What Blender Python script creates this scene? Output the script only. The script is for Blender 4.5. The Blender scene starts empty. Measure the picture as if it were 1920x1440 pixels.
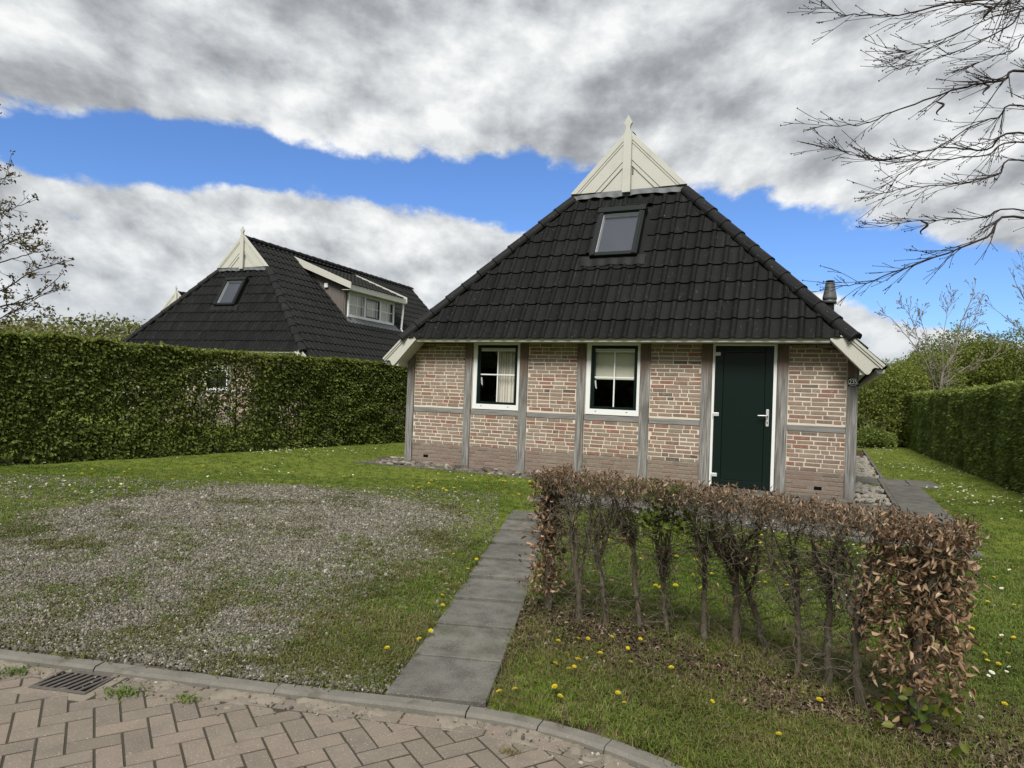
import bpy, bmesh, math, random
import numpy as np
from mathutils import Vector, Matrix

random.seed(7)
rng = np.random.default_rng(7)
S = bpy.context.scene
COL = S.collection
R = math.radians

# ------------------------------------------------------------------ camera
ROLL, PITCH, FPX = 0.0368, 0.0140, 1300.0
CAM = np.array([0.0, 0.0, 1.5])
_r = np.array([1.0, 0, 0]); _f = np.array([0, math.cos(PITCH), math.sin(PITCH)]); _u = np.array([0, -math.sin(PITCH), math.cos(PITCH)])
CR = math.cos(ROLL) * _r + math.sin(ROLL) * _u
CU = -math.sin(ROLL) * _r + math.cos(ROLL) * _u
cd = bpy.data.cameras.new('camera')
cd.sensor_width = 36.0; cd.lens = FPX / 1920 * 36.0
cd.clip_start = 0.05; cd.clip_end = 3000
cam = bpy.data.objects.new('camera', cd); COL.objects.link(cam)
cam.matrix_world = Matrix(((CR[0], CU[0], -_f[0], CAM[0]), (CR[1], CU[1], -_f[1], CAM[1]), (CR[2], CU[2], -_f[2], CAM[2]), (0, 0, 0, 1)))
S.camera = cam

# ------------------------------------------------------------------ world: broken cloud over blue sky
SUN_EL, SUN_AZ = R(49), R(-165)          # azimuth measured from +Y towards +X
W = bpy.data.worlds.new('World'); S.world = W; W.use_nodes = True

class NT:
    def __init__(s, nt): s.nt = nt; s.n = nt.nodes; s.l = nt.links
    def new(s, t, **kw):
        n = s.n.new(t)
        for k, v in kw.items(): setattr(n, k, v)
        return n
    def put(s, sock, v):
        if isinstance(v, bpy.types.NodeSocket): s.l.new(v, sock)
        elif v is not None: sock.default_value = v
    def m(s, op, a, b=None, c=None, clamp=False):
        n = s.new('ShaderNodeMath', operation=op, use_clamp=clamp)
        s.put(n.inputs[0], a)
        if b is not None: s.put(n.inputs[1], b)
        if c is not None: s.put(n.inputs[2], c)
        return n.outputs[0]
    def vm(s, op, a, b=None):
        n = s.new('ShaderNodeVectorMath', operation=op)
        s.put(n.inputs[0], a)
        if b is not None: s.put(n.inputs['Scale'] if op == 'SCALE' else n.inputs[1], b)
        return n.outputs[0]
    def mix(s, f, a, b, blend='MIX'):
        n = s.new('ShaderNodeMix', data_type='RGBA', blend_type=blend)
        s.put(n.inputs[0], f)
        for i, v in ((6, a), (7, b)):
            if isinstance(v, tuple) and len(v) == 3: v = (*v, 1)
            s.put(n.inputs[i], v)
        return n.outputs[2]
    def noise(s, vec=None, scale=5, detail=4, rough=.5, dist=0, col=False):
        n = s.new('ShaderNodeTexNoise')
        s.put(n.inputs['Vector'], vec); s.put(n.inputs['Scale'], scale); s.put(n.inputs['Detail'], detail)
        s.put(n.inputs['Roughness'], rough); s.put(n.inputs['Distortion'], dist)
        return n.outputs['Color'] if col else n.outputs['Fac']
    def step(s, v, a, b, lo=0.0, hi=1.0):
        n = s.new('ShaderNodeMapRange', interpolation_type='SMOOTHSTEP')
        s.put(n.inputs[0], v); s.put(n.inputs[1], a); s.put(n.inputs[2], b); s.put(n.inputs[3], lo); s.put(n.inputs[4], hi)
        return n.outputs[0]
    def ramp(s, f, stops, interp='LINEAR'):
        n = s.new('ShaderNodeValToRGB'); cr = n.color_ramp; cr.interpolation = interp
        while len(cr.elements) < len(stops): cr.elements.new(.5)
        for e, (p, c) in zip(cr.elements, stops): e.position = p; e.color = (*c, 1)
        s.put(n.inputs[0], f); return n.outputs[0]

w = NT(W.node_tree); w.n.clear()
tc = w.new('ShaderNodeTexCoord').outputs['Generated']
sx = w.new('ShaderNodeSeparateXYZ'); w.put(sx.inputs[0], tc)
X, Y, Z = sx.outputs
sky = w.new('ShaderNodeTexSky', sky_type='NISHITA')
sky.sun_disc = False; sky.sun_elevation = SUN_EL; sky.sun_rotation = SUN_AZ
sky.air_density = 1.0; sky.dust_density = 0.3; sky.ozone_density = 2.5; sky.altitude = 200
blue = w.mix(1.0, sky.outputs[0], (0.66, 0.88, 1.24), 'MULTIPLY')
den = w.m('MAXIMUM', w.m('MULTIPLY', w.m('ADD', Z, 0.9), 0.62), 0.15)
cx = w.new('ShaderNodeCombineXYZ'); w.put(cx.inputs[0], w.m('DIVIDE', X, den)); w.put(cx.inputs[1], w.m('MULTIPLY', w.m('DIVIDE', Y, den), 0.55)); w.put(cx.inputs[2], w.m('MULTIPLY', Z, 1.75))
P = w.vm('ADD', cx.outputs[0], (5.3, 2.1, 1.4))
warp = w.vm('SCALE', w.vm('SUBTRACT', w.noise(P, 2.2, 3, .5, 0, True), (.5, .5, .5)), 0.035)
P = w.vm('ADD', P, warp)
def cloud_d(vec):
    big = w.noise(vec, 1.5, 3, .5)
    fine = w.noise(vec, 6.0, 10, .62)
    vo = w.new('ShaderNodeTexVoronoi', voronoi_dimensions='3D', feature='F1', normalize=True)
    w.put(vo.inputs['Vector'], vec); vo.inputs['Scale'].default_value = 3.6; vo.inputs['Detail'].default_value = 3.0; vo.inputs['Roughness'].default_value = .5; vo.inputs['Lacunarity'].default_value = 2.3
    puff = w.m('SUBTRACT', .42, vo.outputs['Distance'])
    return w.m('ADD', w.m('ADD', w.m('MULTIPLY', w.m('SUBTRACT', big, .5), .95), w.m('MULTIPLY', w.m('SUBTRACT', fine, .5), .68)), w.m('MULTIPLY', puff, .75))
d1 = cloud_d(P); d2 = cloud_d(w.vm('ADD', P, (-0.022, 0.0, 0.055)))
el = w.m('ARCSINE', w.m('MINIMUM', w.m('MAXIMUM', Z, -1.0), 1.0))
az = w.m('ARCTAN2', X, Y)
cen = w.m('SUBTRACT', 0.296, w.m('MULTIPLY', w.m('SUBTRACT', 1.0, w.m('COSINE', w.m('ADD', az, 0.28))), 0.42))
hw = w.m('ADD', w.m('MULTIPLY', w.m('SINE', w.m('SUBTRACT', az, 0.05)), 0.020), 0.040)
off = w.m('DIVIDE', w.m('SUBTRACT', el, cen), hw)
band = w.step(w.m('ABSOLUTE', off), 0.0, 2.3, 1.0, 0.0)
cover = w.m('ADD', w.m('MULTIPLY', d1, 1.5), w.m('ADD', w.m('MULTIPLY', band, -0.62), 0.34))
alpha = w.step(cover, -0.04, 0.15)
relief = w.m('MULTIPLY', w.m('SUBTRACT', d1, d2), 2.5)
soft = w.noise(P, 1.1, 3, .5)
high = w.step(el, 0.22, 0.62, 0.0, 0.14)
lum = w.m('ADD', w.m('ADD', relief, w.step(soft, 0.30, 0.70, 0.74, 0.50)), w.m('MULTIPLY', w.step(cover, 0.0, 0.35, 1.0, 0.0), 0.05))
lum = w.m('SUBTRACT', lum, high)
cloud = w.ramp(lum, [(0.0, (2.9, 3.05, 3.25)), (0.25, (3.9, 4.1, 4.35)), (0.5, (5.4, 5.65, 5.85)), (0.78, (7.3, 7.5, 7.6)), (1.0, (8.8, 8.9, 8.9))])
hz = w.step(el, 0.0, 0.20, 0.5, 0.0)
cloud = w.vm('SCALE', w.mix(hz, cloud, (4.6, 5.2, 5.9)), 0.86)
skyc = w.mix(alpha, blue, cloud)
bg = w.new('ShaderNodeBackground'); w.put(bg.inputs[0], skyc); bg.inputs[1].default_value = 0.068
wo = w.new('ShaderNodeOutputWorld'); w.l.new(bg.outputs[0], wo.inputs[0])

sd = bpy.data.lights.new('sun', 'SUN'); sd.energy = 2.6; sd.angle = R(22); sd.color = (1, .965, .91)
sun = bpy.data.objects.new('sun', sd); COL.objects.link(sun)
sdir = Vector((math.sin(SUN_AZ) * math.cos(SUN_EL), math.cos(SUN_AZ) * math.cos(SUN_EL), math.sin(SUN_EL)))
sun.rotation_euler = sdir.to_track_quat('Z', 'Y').to_euler()
sun.location = sdir * 40

S.view_settings.view_transform = 'Standard'; S.view_settings.look = 'None'
S.view_settings.exposure = 0.9; S.view_settings.gamma = 1.0; S.view_settings.use_curve_mapping = False
S.render.engine = 'CYCLES'
S.cycles.max_bounces = 6; S.cycles.diffuse_bounces = 3; S.cycles.glossy_bounces = 3; S.cycles.transparent_max_bounces = 10
S.cycles.use_denoising = True

# ------------------------------------------------------------------ pixel helpers (placing things found in the photograph)
def ray(px, py): return CR * (px - 960) / FPX + CU * (720 - py) / FPX + _f
def at(px, py, y):
    q = ray(px, py); return CAM + q * (y / q[1])
def zg(x, y):
    s = np.clip((np.asarray(y, float) - 3.3) / 5.5, 0, 1); return .03 + .185 * s * s * (3 - 2 * s)
def on_ground(px, py):
    z = .1
    for _ in range(12):
        q = ray(px, py); Pt = CAM + q * ((z - 1.5) / q[2]); z = float(zg(Pt[0], Pt[1]))
    return Pt

# ------------------------------------------------------------------ materials
MATS = {}
def mat(name, fn, rough=.8, spec=.3):
    m = bpy.data.materials.new(name); m.use_nodes = True
    t = NT(m.node_tree); t.n.clear()
    t.o = t.new('ShaderNodeOutputMaterial'); t.p = t.new('ShaderNodeBsdfPrincipled')
    t.p.inputs['Roughness'].default_value = rough; t.p.inputs['Specular IOR Level'].default_value = spec
    t.l.new(t.p.outputs[0], t.o.inputs[0])
    fn(t); MATS[name] = m; return m
def base(t, c): t.put(t.p.inputs['Base Color'], (*c, 1) if isinstance(c, tuple) else c)
def bump(t, h, strength=.3, dist=.01):
    b = t.new('ShaderNodeBump'); t.put(b.inputs['Height'], h); b.inputs['Strength'].default_value = strength; b.inputs['Distance'].default_value = dist
    t.l.new(b.outputs[0], t.p.inputs['Normal'])
def obc(t): return t.new('ShaderNodeTexCoord').outputs['Object']
def pos(t): return t.new('ShaderNodeNewGeometry').outputs['Position']
def orand(t): return t.new('ShaderNodeObjectInfo').outputs['Random']
def attr(t, n): return t.new('ShaderNodeAttribute', attribute_name=n).outputs['Fac']
def scl(t, v, s):
    n = t.new('ShaderNodeMapping'); n.inputs['Scale'].default_value = s; t.put(n.inputs[0], v); return n.outputs[0]

def brickfn(src):
    def f(t):
        r = src(t); p = pos(t)
        c = t.ramp(r, [(0, (.22, .178, .143)), (.25, (.28, .22, .172)), (.45, (.205, .16, .128)), (.62, (.26, .18, .138)), (.78, (.225, .128, .098)), (.90, (.235, .11, .083)), (.96, (.17, .138, .115)), (1, (.08, .07, .062))])
        n1 = t.noise(p, 22, 5, .65); n2 = t.noise(p, 90, 3, .6); n3 = t.noise(p, 3.5, 3, .5)
        c = t.mix(t.step(n1, .50, .76, 0, .7), c, (.36, .305, .245))
        c = t.mix(t.step(n2, .52, .75, 0, .65), c, (.10, .075, .06))
        c = t.mix(t.step(n3, .5, .75, 0, .35), c, (.34, .29, .24))
        zz = t.new('ShaderNodeSeparateXYZ'); t.put(zz.inputs[0], p)
        pl = t.step(t.m('ADD', zz.outputs[2], t.m('MULTIPLY', n3, .08)), .56, .66, .55, 0)      # weathered plinth courses
        c = t.mix(pl, c, t.mix(n1, (.125, .105, .09), (.25, .205, .17)))
        base(t, c); bump(t, t.m('ADD', n1, t.m('MULTIPLY', n2, .6)), .55, .004)
    return f
mat('brick', brickfn(orand), .9, .2)
mat('brick_mass', brickfn(lambda t: attr(t, 'rnd')), .9, .2)
def f(t):
    p = pos(t); n = t.noise(p, 60, 4, .6); n2 = t.noise(p, 5, 3, .5)
    c = t.mix(n2, (.55, .485, .395), (.66, .585, .485))
    zz = t.new('ShaderNodeSeparateXYZ'); t.put(zz.inputs[0], p)
    pl = t.step(t.m('ADD', zz.outputs[2], t.m('MULTIPLY', n2, .05)), .575, .60, .93, 0)
    c = t.mix(pl, c, t.mix(n, (.13, .108, .09), (.24, .20, .165)))
    base(t, c); bump(t, n, .4, .003)
mat('mortar', f, .95, .1)
def f(t):
    p = obc(t); g = t.noise(scl(t, p, (60, 60, 2.2)), 1, 6, .65, .4); b = t.noise(scl(t, p, (7, 7, 1.1)), 1, 4, .55, .5); k = t.noise(scl(t, p, (14, 14, 5)), 1, 2, .5)
    c = t.ramp(g, [(.30, (.06, .058, .054)), (.46, (.17, .165, .155)), (.58, (.26, .255, .24)), (.72, (.40, .395, .375))])
    c = t.mix(t.step(b, .48, .66, 0, .75), c, (.10, .092, .082))
    zz = t.new('ShaderNodeSeparateXYZ'); t.put(zz.inputs[0], p)
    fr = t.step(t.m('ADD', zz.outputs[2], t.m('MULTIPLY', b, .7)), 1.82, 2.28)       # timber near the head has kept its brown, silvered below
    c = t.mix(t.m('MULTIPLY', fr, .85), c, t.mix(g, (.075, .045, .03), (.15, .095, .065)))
    c = t.mix(t.step(k, .74, .80), c, (.05, .045, .04))
    base(t, c); bump(t, t.m('ADD', g, k), .5, .004)
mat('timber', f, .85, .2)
def f(t):
    p = obc(t); g = t.noise(scl(t, p, (2.2, 60, 60)), 1, 6, .65, .4); b = t.noise(scl(t, p, (1.1, 7, 7)), 1, 4, .55, .5)
    c = t.ramp(g, [(.25, (.10, .10, .095)), (.5, (.20, .197, .187)), (.75, (.29, .285, .27))])
    c = t.mix(t.step(b, .5, .72, 0, .6), c, (.11, .10, .09)); base(t, c); bump(t, g, .5, .004)
mat('timber_rail', f, .85, .2)
def tilefn(c0, c1):
    def f(t):
        p = pos(t); n = t.noise(p, 5, 4, .6); s = t.noise(p, 75, 2, .5); st = t.noise(scl(t, obc(t), (26, 1.2, 1)), 1, 3, .5)
        rr = orand(t)
        c = t.mix(t.m('ADD', t.m('MULTIPLY', n, .45), t.m('MULTIPLY', rr, .55)), c0, c1)
        c = t.mix(t.step(st, .55, .8, 0, .45), c, (.040, .043, .046))
        c = t.mix(t.step(t.m('ADD', t.m('MULTIPLY', s, .8), t.m('MULTIPLY', n, .2)), .672, .70), c, (.26, .26, .22))
        gl = t.new('ShaderNodeSeparateXYZ'); t.put(gl.inputs[0], obc(t))
        base(t, c); bump(t, t.noise(p, 220, 2, .5), .12, .002)
        t.put(t.p.inputs['Roughness'], t.m('ADD', t.m('MULTIPLY', n, .25), .52))
    return f
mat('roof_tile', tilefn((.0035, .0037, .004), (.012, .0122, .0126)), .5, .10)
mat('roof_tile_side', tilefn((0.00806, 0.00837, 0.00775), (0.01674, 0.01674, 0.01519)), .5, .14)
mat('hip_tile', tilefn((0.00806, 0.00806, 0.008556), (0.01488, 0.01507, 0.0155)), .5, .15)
def paint(c, dirt=(.25, .24, .19), amt=.25):
    def f(t):
        p = pos(t); n = t.noise(p, 3, 5, .65); n2 = t.noise(p, 40, 3, .6)
        k = t.mix(t.step(n, .45, .85, 0, amt), c, dirt)
        k = t.mix(t.step(n2, .70, .74, 0, .5), k, dirt); base(t, k); bump(t, n2, .08, .002)
    return f
mat('cream_paint', paint((.48, .475, .42), (.23, .225, .195), .22), .5, .4)
mat('white_plastic', paint((.74, .75, .74), (.45, .45, .42), .2), .35, .5)
mat('green_paint', paint((0.002, 0.009, 0.00725), (0.006, 0.013, 0.011), .3), .32, .5)
mat('grey_steel', lambda t: base(t, (.011, .0145, .0135)), .5, .14)
def f(t):
    p = pos(t); n = t.noise(p, 6, 4, .6); base(t, t.mix(n, (.05, .057, .057), (.10, .11, .11))); bump(t, t.noise(p, 25, 3, .5), .2, .005)
mat('flue_metal', f, .5, .5)
mat('lead', lambda t: (base(t, t.mix(t.noise(pos(t), 9, 4, .6), (0.056, 0.0624, 0.0656), (0.136, 0.144, 0.148))), bump(t, t.noise(pos(t), 20, 3), .3, .006)), .6, .4)
mat('lead_dark', lambda t: base(t, t.mix(t.noise(pos(t), 9, 4, .6), (.007, .008, .008), (.015, .0165, .0165))), .6, .15)
mat('black_void', lambda t: base(t, (.004, .004, .004)), .9, .1)
mat('room_dark', lambda t: base(t, (.05, .045, .04)), .9, .1)
mat('steel', lambda t: (base(t, (.62, .63, .63)), t.put(t.p.inputs['Metallic'], .35)), .35, .5)
mat('curtain', lambda t: base(t, t.mix(t.noise(scl(t, pos(t), (60, 60, 1)), 1, 2), (.60, .58, .50), (.72, .70, .62))), .9, .1)
mat('blind_cream', lambda t: base(t, (.66, .66, .54)), .9, .1)
mat('blind_grey', lambda t: base(t, (.055, .062, .078)), .8, .2)
mat('clad_wood', lambda t: base(t, t.mix(t.noise(scl(t, obc(t), (30, 30, 2)), 1, 4), (.085, .075, .065), (.17, .155, .14))), .85, .2)
mat('sign_enamel', lambda t: base(t, (.012, .014, .03)), .2, .5)
mat('sign_white', lambda t: base(t, (.8, .8, .78)), .3, .5)
def glass(name, op, tint=(.02, .025, .025)):
    m = bpy.data.materials.new(name); m.use_nodes = True; t = NT(m.node_tree); t.n.clear()
    o = t.new('ShaderNodeOutputMaterial'); g = t.new('ShaderNodeBsdfGlossy'); g.inputs['Roughness'].default_value = .015; g.inputs['Color'].default_value = (.9, .93, .95, 1)
    tr = t.new('ShaderNodeBsdfTransparent'); tr.inputs[0].default_value = (op, op, op, 1)
    ge = t.new('ShaderNodeNewGeometry'); dt_ = t.new('ShaderNodeVectorMath', operation='DOT_PRODUCT'); t.l.new(ge.outputs['Normal'], dt_.inputs[0]); t.l.new(ge.outputs['Incoming'], dt_.inputs[1])
    sch = t.m('ADD', .065, t.m('MULTIPLY', t.m('POWER', t.m('SUBTRACT', 1.0, t.m('ABSOLUTE', dt_.outputs['Value'])), 5.0), .9))
    mx = t.new('ShaderNodeMixShader'); t.put(mx.inputs[0], sch); t.l.new(tr.outputs[0], mx.inputs[1]); t.l.new(g.outputs[0], mx.inputs[2]); t.l.new(mx.outputs[0], o.inputs[0])
    MATS[name] = m
glass('glass', .93)
def f(t):
    p = pos(t); n = t.noise(p, 6, 5, .6); s = t.noise(p, 180, 2, .5)
    c = t.mix(t.step(n, .3, .7), (.075, .07, .06), (.165, .157, .135)); c = t.mix(orand(t), c, t.mix(.5, c, (0.078, 0.07644, 0.0702)))
    c = t.mix(t.step(s, .60, .68, 0, .7), c, (.30, .30, .28)); c = t.mix(t.step(t.noise(p, 55, 3, .6), .60, .72, 0, .45), c, (.06, .058, .05)); c = t.mix(t.step(t.noise(p, 1.6, 4, .6), .52, .75, 0, .6), c, (.085, .092, .055))
    base(t, c); bump(t, t.m('ADD', n, s), .3, .003)
mat('slab', f, .9, .2)
def f(t):
    p = pos(t); n = t.noise(p, 7, 5, .65); s = t.noise(p, 260, 2, .5); r = orand(t)
    c = t.ramp(r, [(0, (.158, .133, .106)), (.5, (.188, .160, .128)), (1, (.208, .168, .134))])
    c = t.mix(t.step(n, .4, .75, 0, .6), c, (0.1237, 0.1087, 0.09)); c = t.mix(t.step(t.noise(p, 120, 2, .5), .62, .70, 0, .7), c, (0.36, 0.3375, 0.3)); c = t.mix(t.step(t.noise(p, 190, 2, .5), .6, .7, 0, .5), c, (0.075, 0.06375, 0.0525))
    base(t, c); bump(t, t.m('ADD', n, t.m('MULTIPLY', s, .5)), .5, .003)
mat('paver', f, .9, .2)
def f(t):
    p = pos(t); n = t.noise(p, 9, 6, .65); s = t.noise(p, 240, 2, .5)
    c = t.mix(n, (.10, .093, .078), (.205, .193, .165)); c = t.mix(t.step(s, .62, .70, 0, .5), c, (0.336, 0.336, 0.32)); c = t.mix(t.step(t.noise(p, 4, 4, .7), .55, .7, 0, .7), c, (0.08, 0.076, 0.056))
    base(t, c); bump(t, t.m('ADD', n, s), .5, .004)
mat('kerb', f, .9, .2)
def f(t):
    p = pos(t); n = t.noise(p, 6, 6, .7); s = t.noise(p, 300, 3, .6)
    c = t.mix(n, (.20, .172, .135), (.30, .265, .215)); c = t.mix(t.step(t.noise(p, 11, 4, .7), .5, .7, 0, .8), c, (.17, .14, .11)); c = t.mix(t.step(s, .55, .7, 0, .6), c, (.12, .10, .08))
    base(t, c); bump(t, t.m('ADD', n, s), .8, .006)
mat('sand', f, .95, .1)
def f(t):
    p = pos(t); n = t.noise(p, 120, 3, .6)
    base(t, t.mix(n, (.035, .031, .022), (.075, .066, .05))); bump(t, n, .8, .004)
mat('joint_sand', f, .95, .1)
mat('rust_iron', lambda t: base(t, t.mix(t.noise(pos(t), 60, 4, .7), (.055, .048, .042), (.13, .115, .10))), .8, .3)
def f(t):     # ground: g = grass cover, s = bare soil and litter, a = gravel
    p = pos(t); n = t.noise(p, 1.3, 5, .6); n2 = t.noise(p, 26, 4, .65); n3 = t.noise(p, 140, 3, .6)
    gr = t.ramp(t.m('ADD', t.m('MULTIPLY', n, .55), t.m('MULTIPLY', n2, .45)), [(.3, (.085, .112, .016)), (.5, (.12, .15, .022)), (.7, (.16, .18, .034))])
    gr = t.mix(t.step(n3, .45, .65, 0, .40), gr, (.05, .062, .014))
    gv = t.mix(n3, (.075, .07, .058), (.20, .19, .165)); gv = t.mix(t.step(n, .45, .65, 0, .55), gv, (.085, .085, .038))
    so = t.mix(n2, (.042, .030, .020), (.095, .07, .048)); so = t.mix(t.step(n3, .6, .7, 0, .5), so, (.17, .13, .095))
    c = t.mix(t.step(t.m('ADD', attr(t, 'gravel'), t.m('MULTIPLY', t.m('SUBTRACT', n2, .5), .5)), .35, .65), gr, gv)
    c = t.mix(t.step(t.m('ADD', attr(t, 'soil'), t.m('MULTIPLY', t.m('SUBTRACT', n2, .5), .7)), .35, .7), c, so)
    base(t, c); bump(t, t.m('ADD', n2, t.m('MULTIPLY', n3, .6)), .3, .015)
mat('ground', f, .95, .1)
def foliage(name, stops, src, trans=.3, rough=.55, patch=0.0):
    m = bpy.data.materials.new(name); m.use_nodes = True; t = NT(m.node_tree); t.n.clear()
    o = t.new('ShaderNodeOutputMaterial'); p = t.new('ShaderNodeBsdfPrincipled'); p.inputs['Roughness'].default_value = rough; p.inputs['Specular IOR Level'].default_value = .25
    r = src(t)
    if patch: r = t.m('ADD', t.m('MULTIPLY', r, 1 - patch), t.m('MULTIPLY', t.step(t.noise(pos(t), .9, 4, .6), .3, .7), patch))
    c = t.ramp(r, stops); t.put(p.inputs['Base Color'], c)
    tl = t.new('ShaderNodeBsdfTranslucent'); t.put(tl.inputs[0], c)
    mx = t.new('ShaderNodeMixShader'); mx.inputs[0].default_value = trans
    t.l.new(p.outputs[0], mx.inputs[1]); t.l.new(tl.outputs[0], mx.inputs[2]); t.l.new(mx.outputs[0], o.inputs[0]); MATS[name] = m
at_r = lambda t: attr(t, 'rnd')
foliage('grass', [(0, (0.06075, 0.1013, 0.0135)), (.4, (0.1013, 0.1553, 0.02025)), (.75, (0.1485, 0.1958, 0.0324)), (.93, (0.216, 0.2228, 0.0675)), (1, (0.324, 0.27, 0.1215))], orand, .3, .5, .45)
foliage('grass_dry', [(0, (0.05625, 0.0725, 0.015)), (.35, (0.1063, 0.125, 0.0275)), (.65, (0.1562, 0.1475, 0.05)), (.85, (0.225, 0.1812, 0.0875)), (1, (0.3125, 0.25, 0.15))], orand, .3, .6, .3)
foliage('moss', [(0, (.06, .07, .018)), (.6, (.11, .115, .032)), (1, (.17, .16, .06))], orand, .2, .7, .3)
foliage('hornbeam', [(0, (.065, .088, .02)), (.4, (.125, .165, .034)), (.75, (.19, .225, .05)), (1, (.28, .30, .075))], at_r, .45, .45)
foliage('hornbeam_old', [(0, (.05, .04, .02)), (1, (.10, .085, .035))], at_r, .3, .6)
foliage('hedge_dark', [(0, (.08, .12, .028)), (.5, (.17, .225, .05)), (1, (.28, .33, .08))], at_r, .45, .45)
foliage('shrub', [(0, (.08, .11, .02)), (.5, (.16, .195, .038)), (1, (.26, .28, .062))], at_r, .4, .5)
foliage('far_wood', [(0, (0.077, 0.088, 0.0275)), (.5, (0.1375, 0.1485, 0.0462)), (1, (0.22, 0.209, 0.0715))], at_r, .3, .6)
foliage('spring_leaf', [(0, (.05, .05, .018)), (.6, (.09, .088, .03)), (1, (.19, .11, .04))], at_r, .4, .5)
foliage('dead_leaf', [(0, (.085, .05, .028)), (.35, (.18, .108, .060)), (.7, (.30, .19, .112)), (1, (.45, .33, .22))], at_r, .2, .45)
foliage('litter', [(0, (.04, .028, .019)), (.6, (.095, .065, .044)), (.9, (.18, .13, .09)), (1, (.32, .25, .18))], orand, .1, .6)
foliage('green_leaf', [(0, (.06, .10, .015)), (1, (.16, .17, .025))], at_r, .35, .45)
foliage('petal_yellow', [(0, (.60, .46, .012)), (1, (.72, .58, .02))], orand, .15, .6)
foliage('petal_white', [(0, (.72, .72, .66)), (1, (.8, .8, .76))], orand, .15, .6)
foliage('stem_green', [(0, (.08, .12, .03)), (1, (.11, .13, .05))], orand, .1, .6)
def barkfn(a, b, lich=(.20, .21, .15), la=.4):
    def f(t):
        p = pos(t); n = t.noise(p, 35, 5, .65); c = t.mix(n, a, b); c = t.mix(t.step(t.noise(p, 14, 4, .6), .52, .66, 0, la), c, lich); base(t, c); bump(t, n, .6, .006)
    return f
mat('bark_hedge', barkfn((.06, .05, .037), (.18, .155, .115), (.19, .195, .13), .6), .9, .1)
mat('bark_dark', barkfn((.022, .016, .014), (.055, .043, .038), (.09, .09, .07), .2), .9, .1)
mat('bark_pale', barkfn((.12, .105, .085), (.26, .235, .19)), .9, .1)
def f(t):
    r = orand(t); p = pos(t); c = t.ramp(r, [(0, (.05, .044, .034)), (.35, (.11, .098, .078)), (.65, (.19, .172, .14)), (.92, (.25, .232, .19)), (.98, (.40, .38, .33)), (1, (.56, .54, .48))])
    c = t.mix(t.noise(p, 90, 3, .6), c, t.mix(.5, c, (.12, .115, .085))); base(t, c)
mat('pebble', f, .85, .25)
def f(t):
    r = orand(t); p = pos(t); c = t.ramp(r, [(0, (.05, .043, .034)), (.5, (.105, .09, .073)), (.85, (.165, .145, .12)), (1, (.33, .31, .27))]); n = t.noise(p, 25, 4, .6)
    c = t.mix(t.step(n, .45, .7, 0, .6), c, (.10, .10, .06)); base(t, c); bump(t, n, .4, .006)
mat('cobble', f, .85, .25)

# ------------------------------------------------------------------ mesh helpers
def link(o, parent=None):
    COL.objects.link(o)
    if parent is not None: o.parent = parent
    return o
def tag(o, label=None, cat=None, group=None, kind=None):
    if label: o['label'] = label
    if cat: o['category'] = cat
    if group: o['group'] = group
    if kind: o['kind'] = kind
    return o
def empty(name, loc=(0, 0, 0), rz=0.0):
    o = bpy.data.objects.new(name, None); o.empty_display_size = .2; COL.objects.link(o); o.location = loc; o.rotation_euler = (0, 0, rz); return o

def poly_mesh(name, V, F, m, attrs=None, smooth=False):
    """V (n,3) array; F an (m,k) array or a list of index lists; attrs: {name: per-point values}"""
    me = bpy.data.meshes.new(name); V = np.asarray(V, np.float32)
    if isinstance(F, np.ndarray):
        k = F.shape[1]; nf = len(F)
        me.vertices.add(len(V)); me.vertices.foreach_set('co', V.ravel())
        me.loops.add(nf * k); me.loops.foreach_set('vertex_index', F.astype(np.int32).ravel())
        me.polygons.add(nf); me.polygons.foreach_set('loop_start', np.arange(0, nf * k, k, dtype=np.int32))
        me.update(calc_edges=True)
    else:
        me.from_pydata(V.tolist(), [], F); me.update()
    if attrs:
        for a, v in attrs.items():
            at_ = me.attributes.new(a, 'FLOAT', 'POINT'); at_.data.foreach_set('value', np.asarray(v, np.float32))
    if smooth: me.polygons.foreach_set('use_smooth', np.ones(len(me.polygons), bool))
    if m: me.materials.append(MATS[m])
    return me
def np_obj(name, V, F, m, parent=None, attrs=None, smooth=False):
    return link(bpy.data.objects.new(name, poly_mesh(name, V, F, m, attrs, smooth)), parent)

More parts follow.
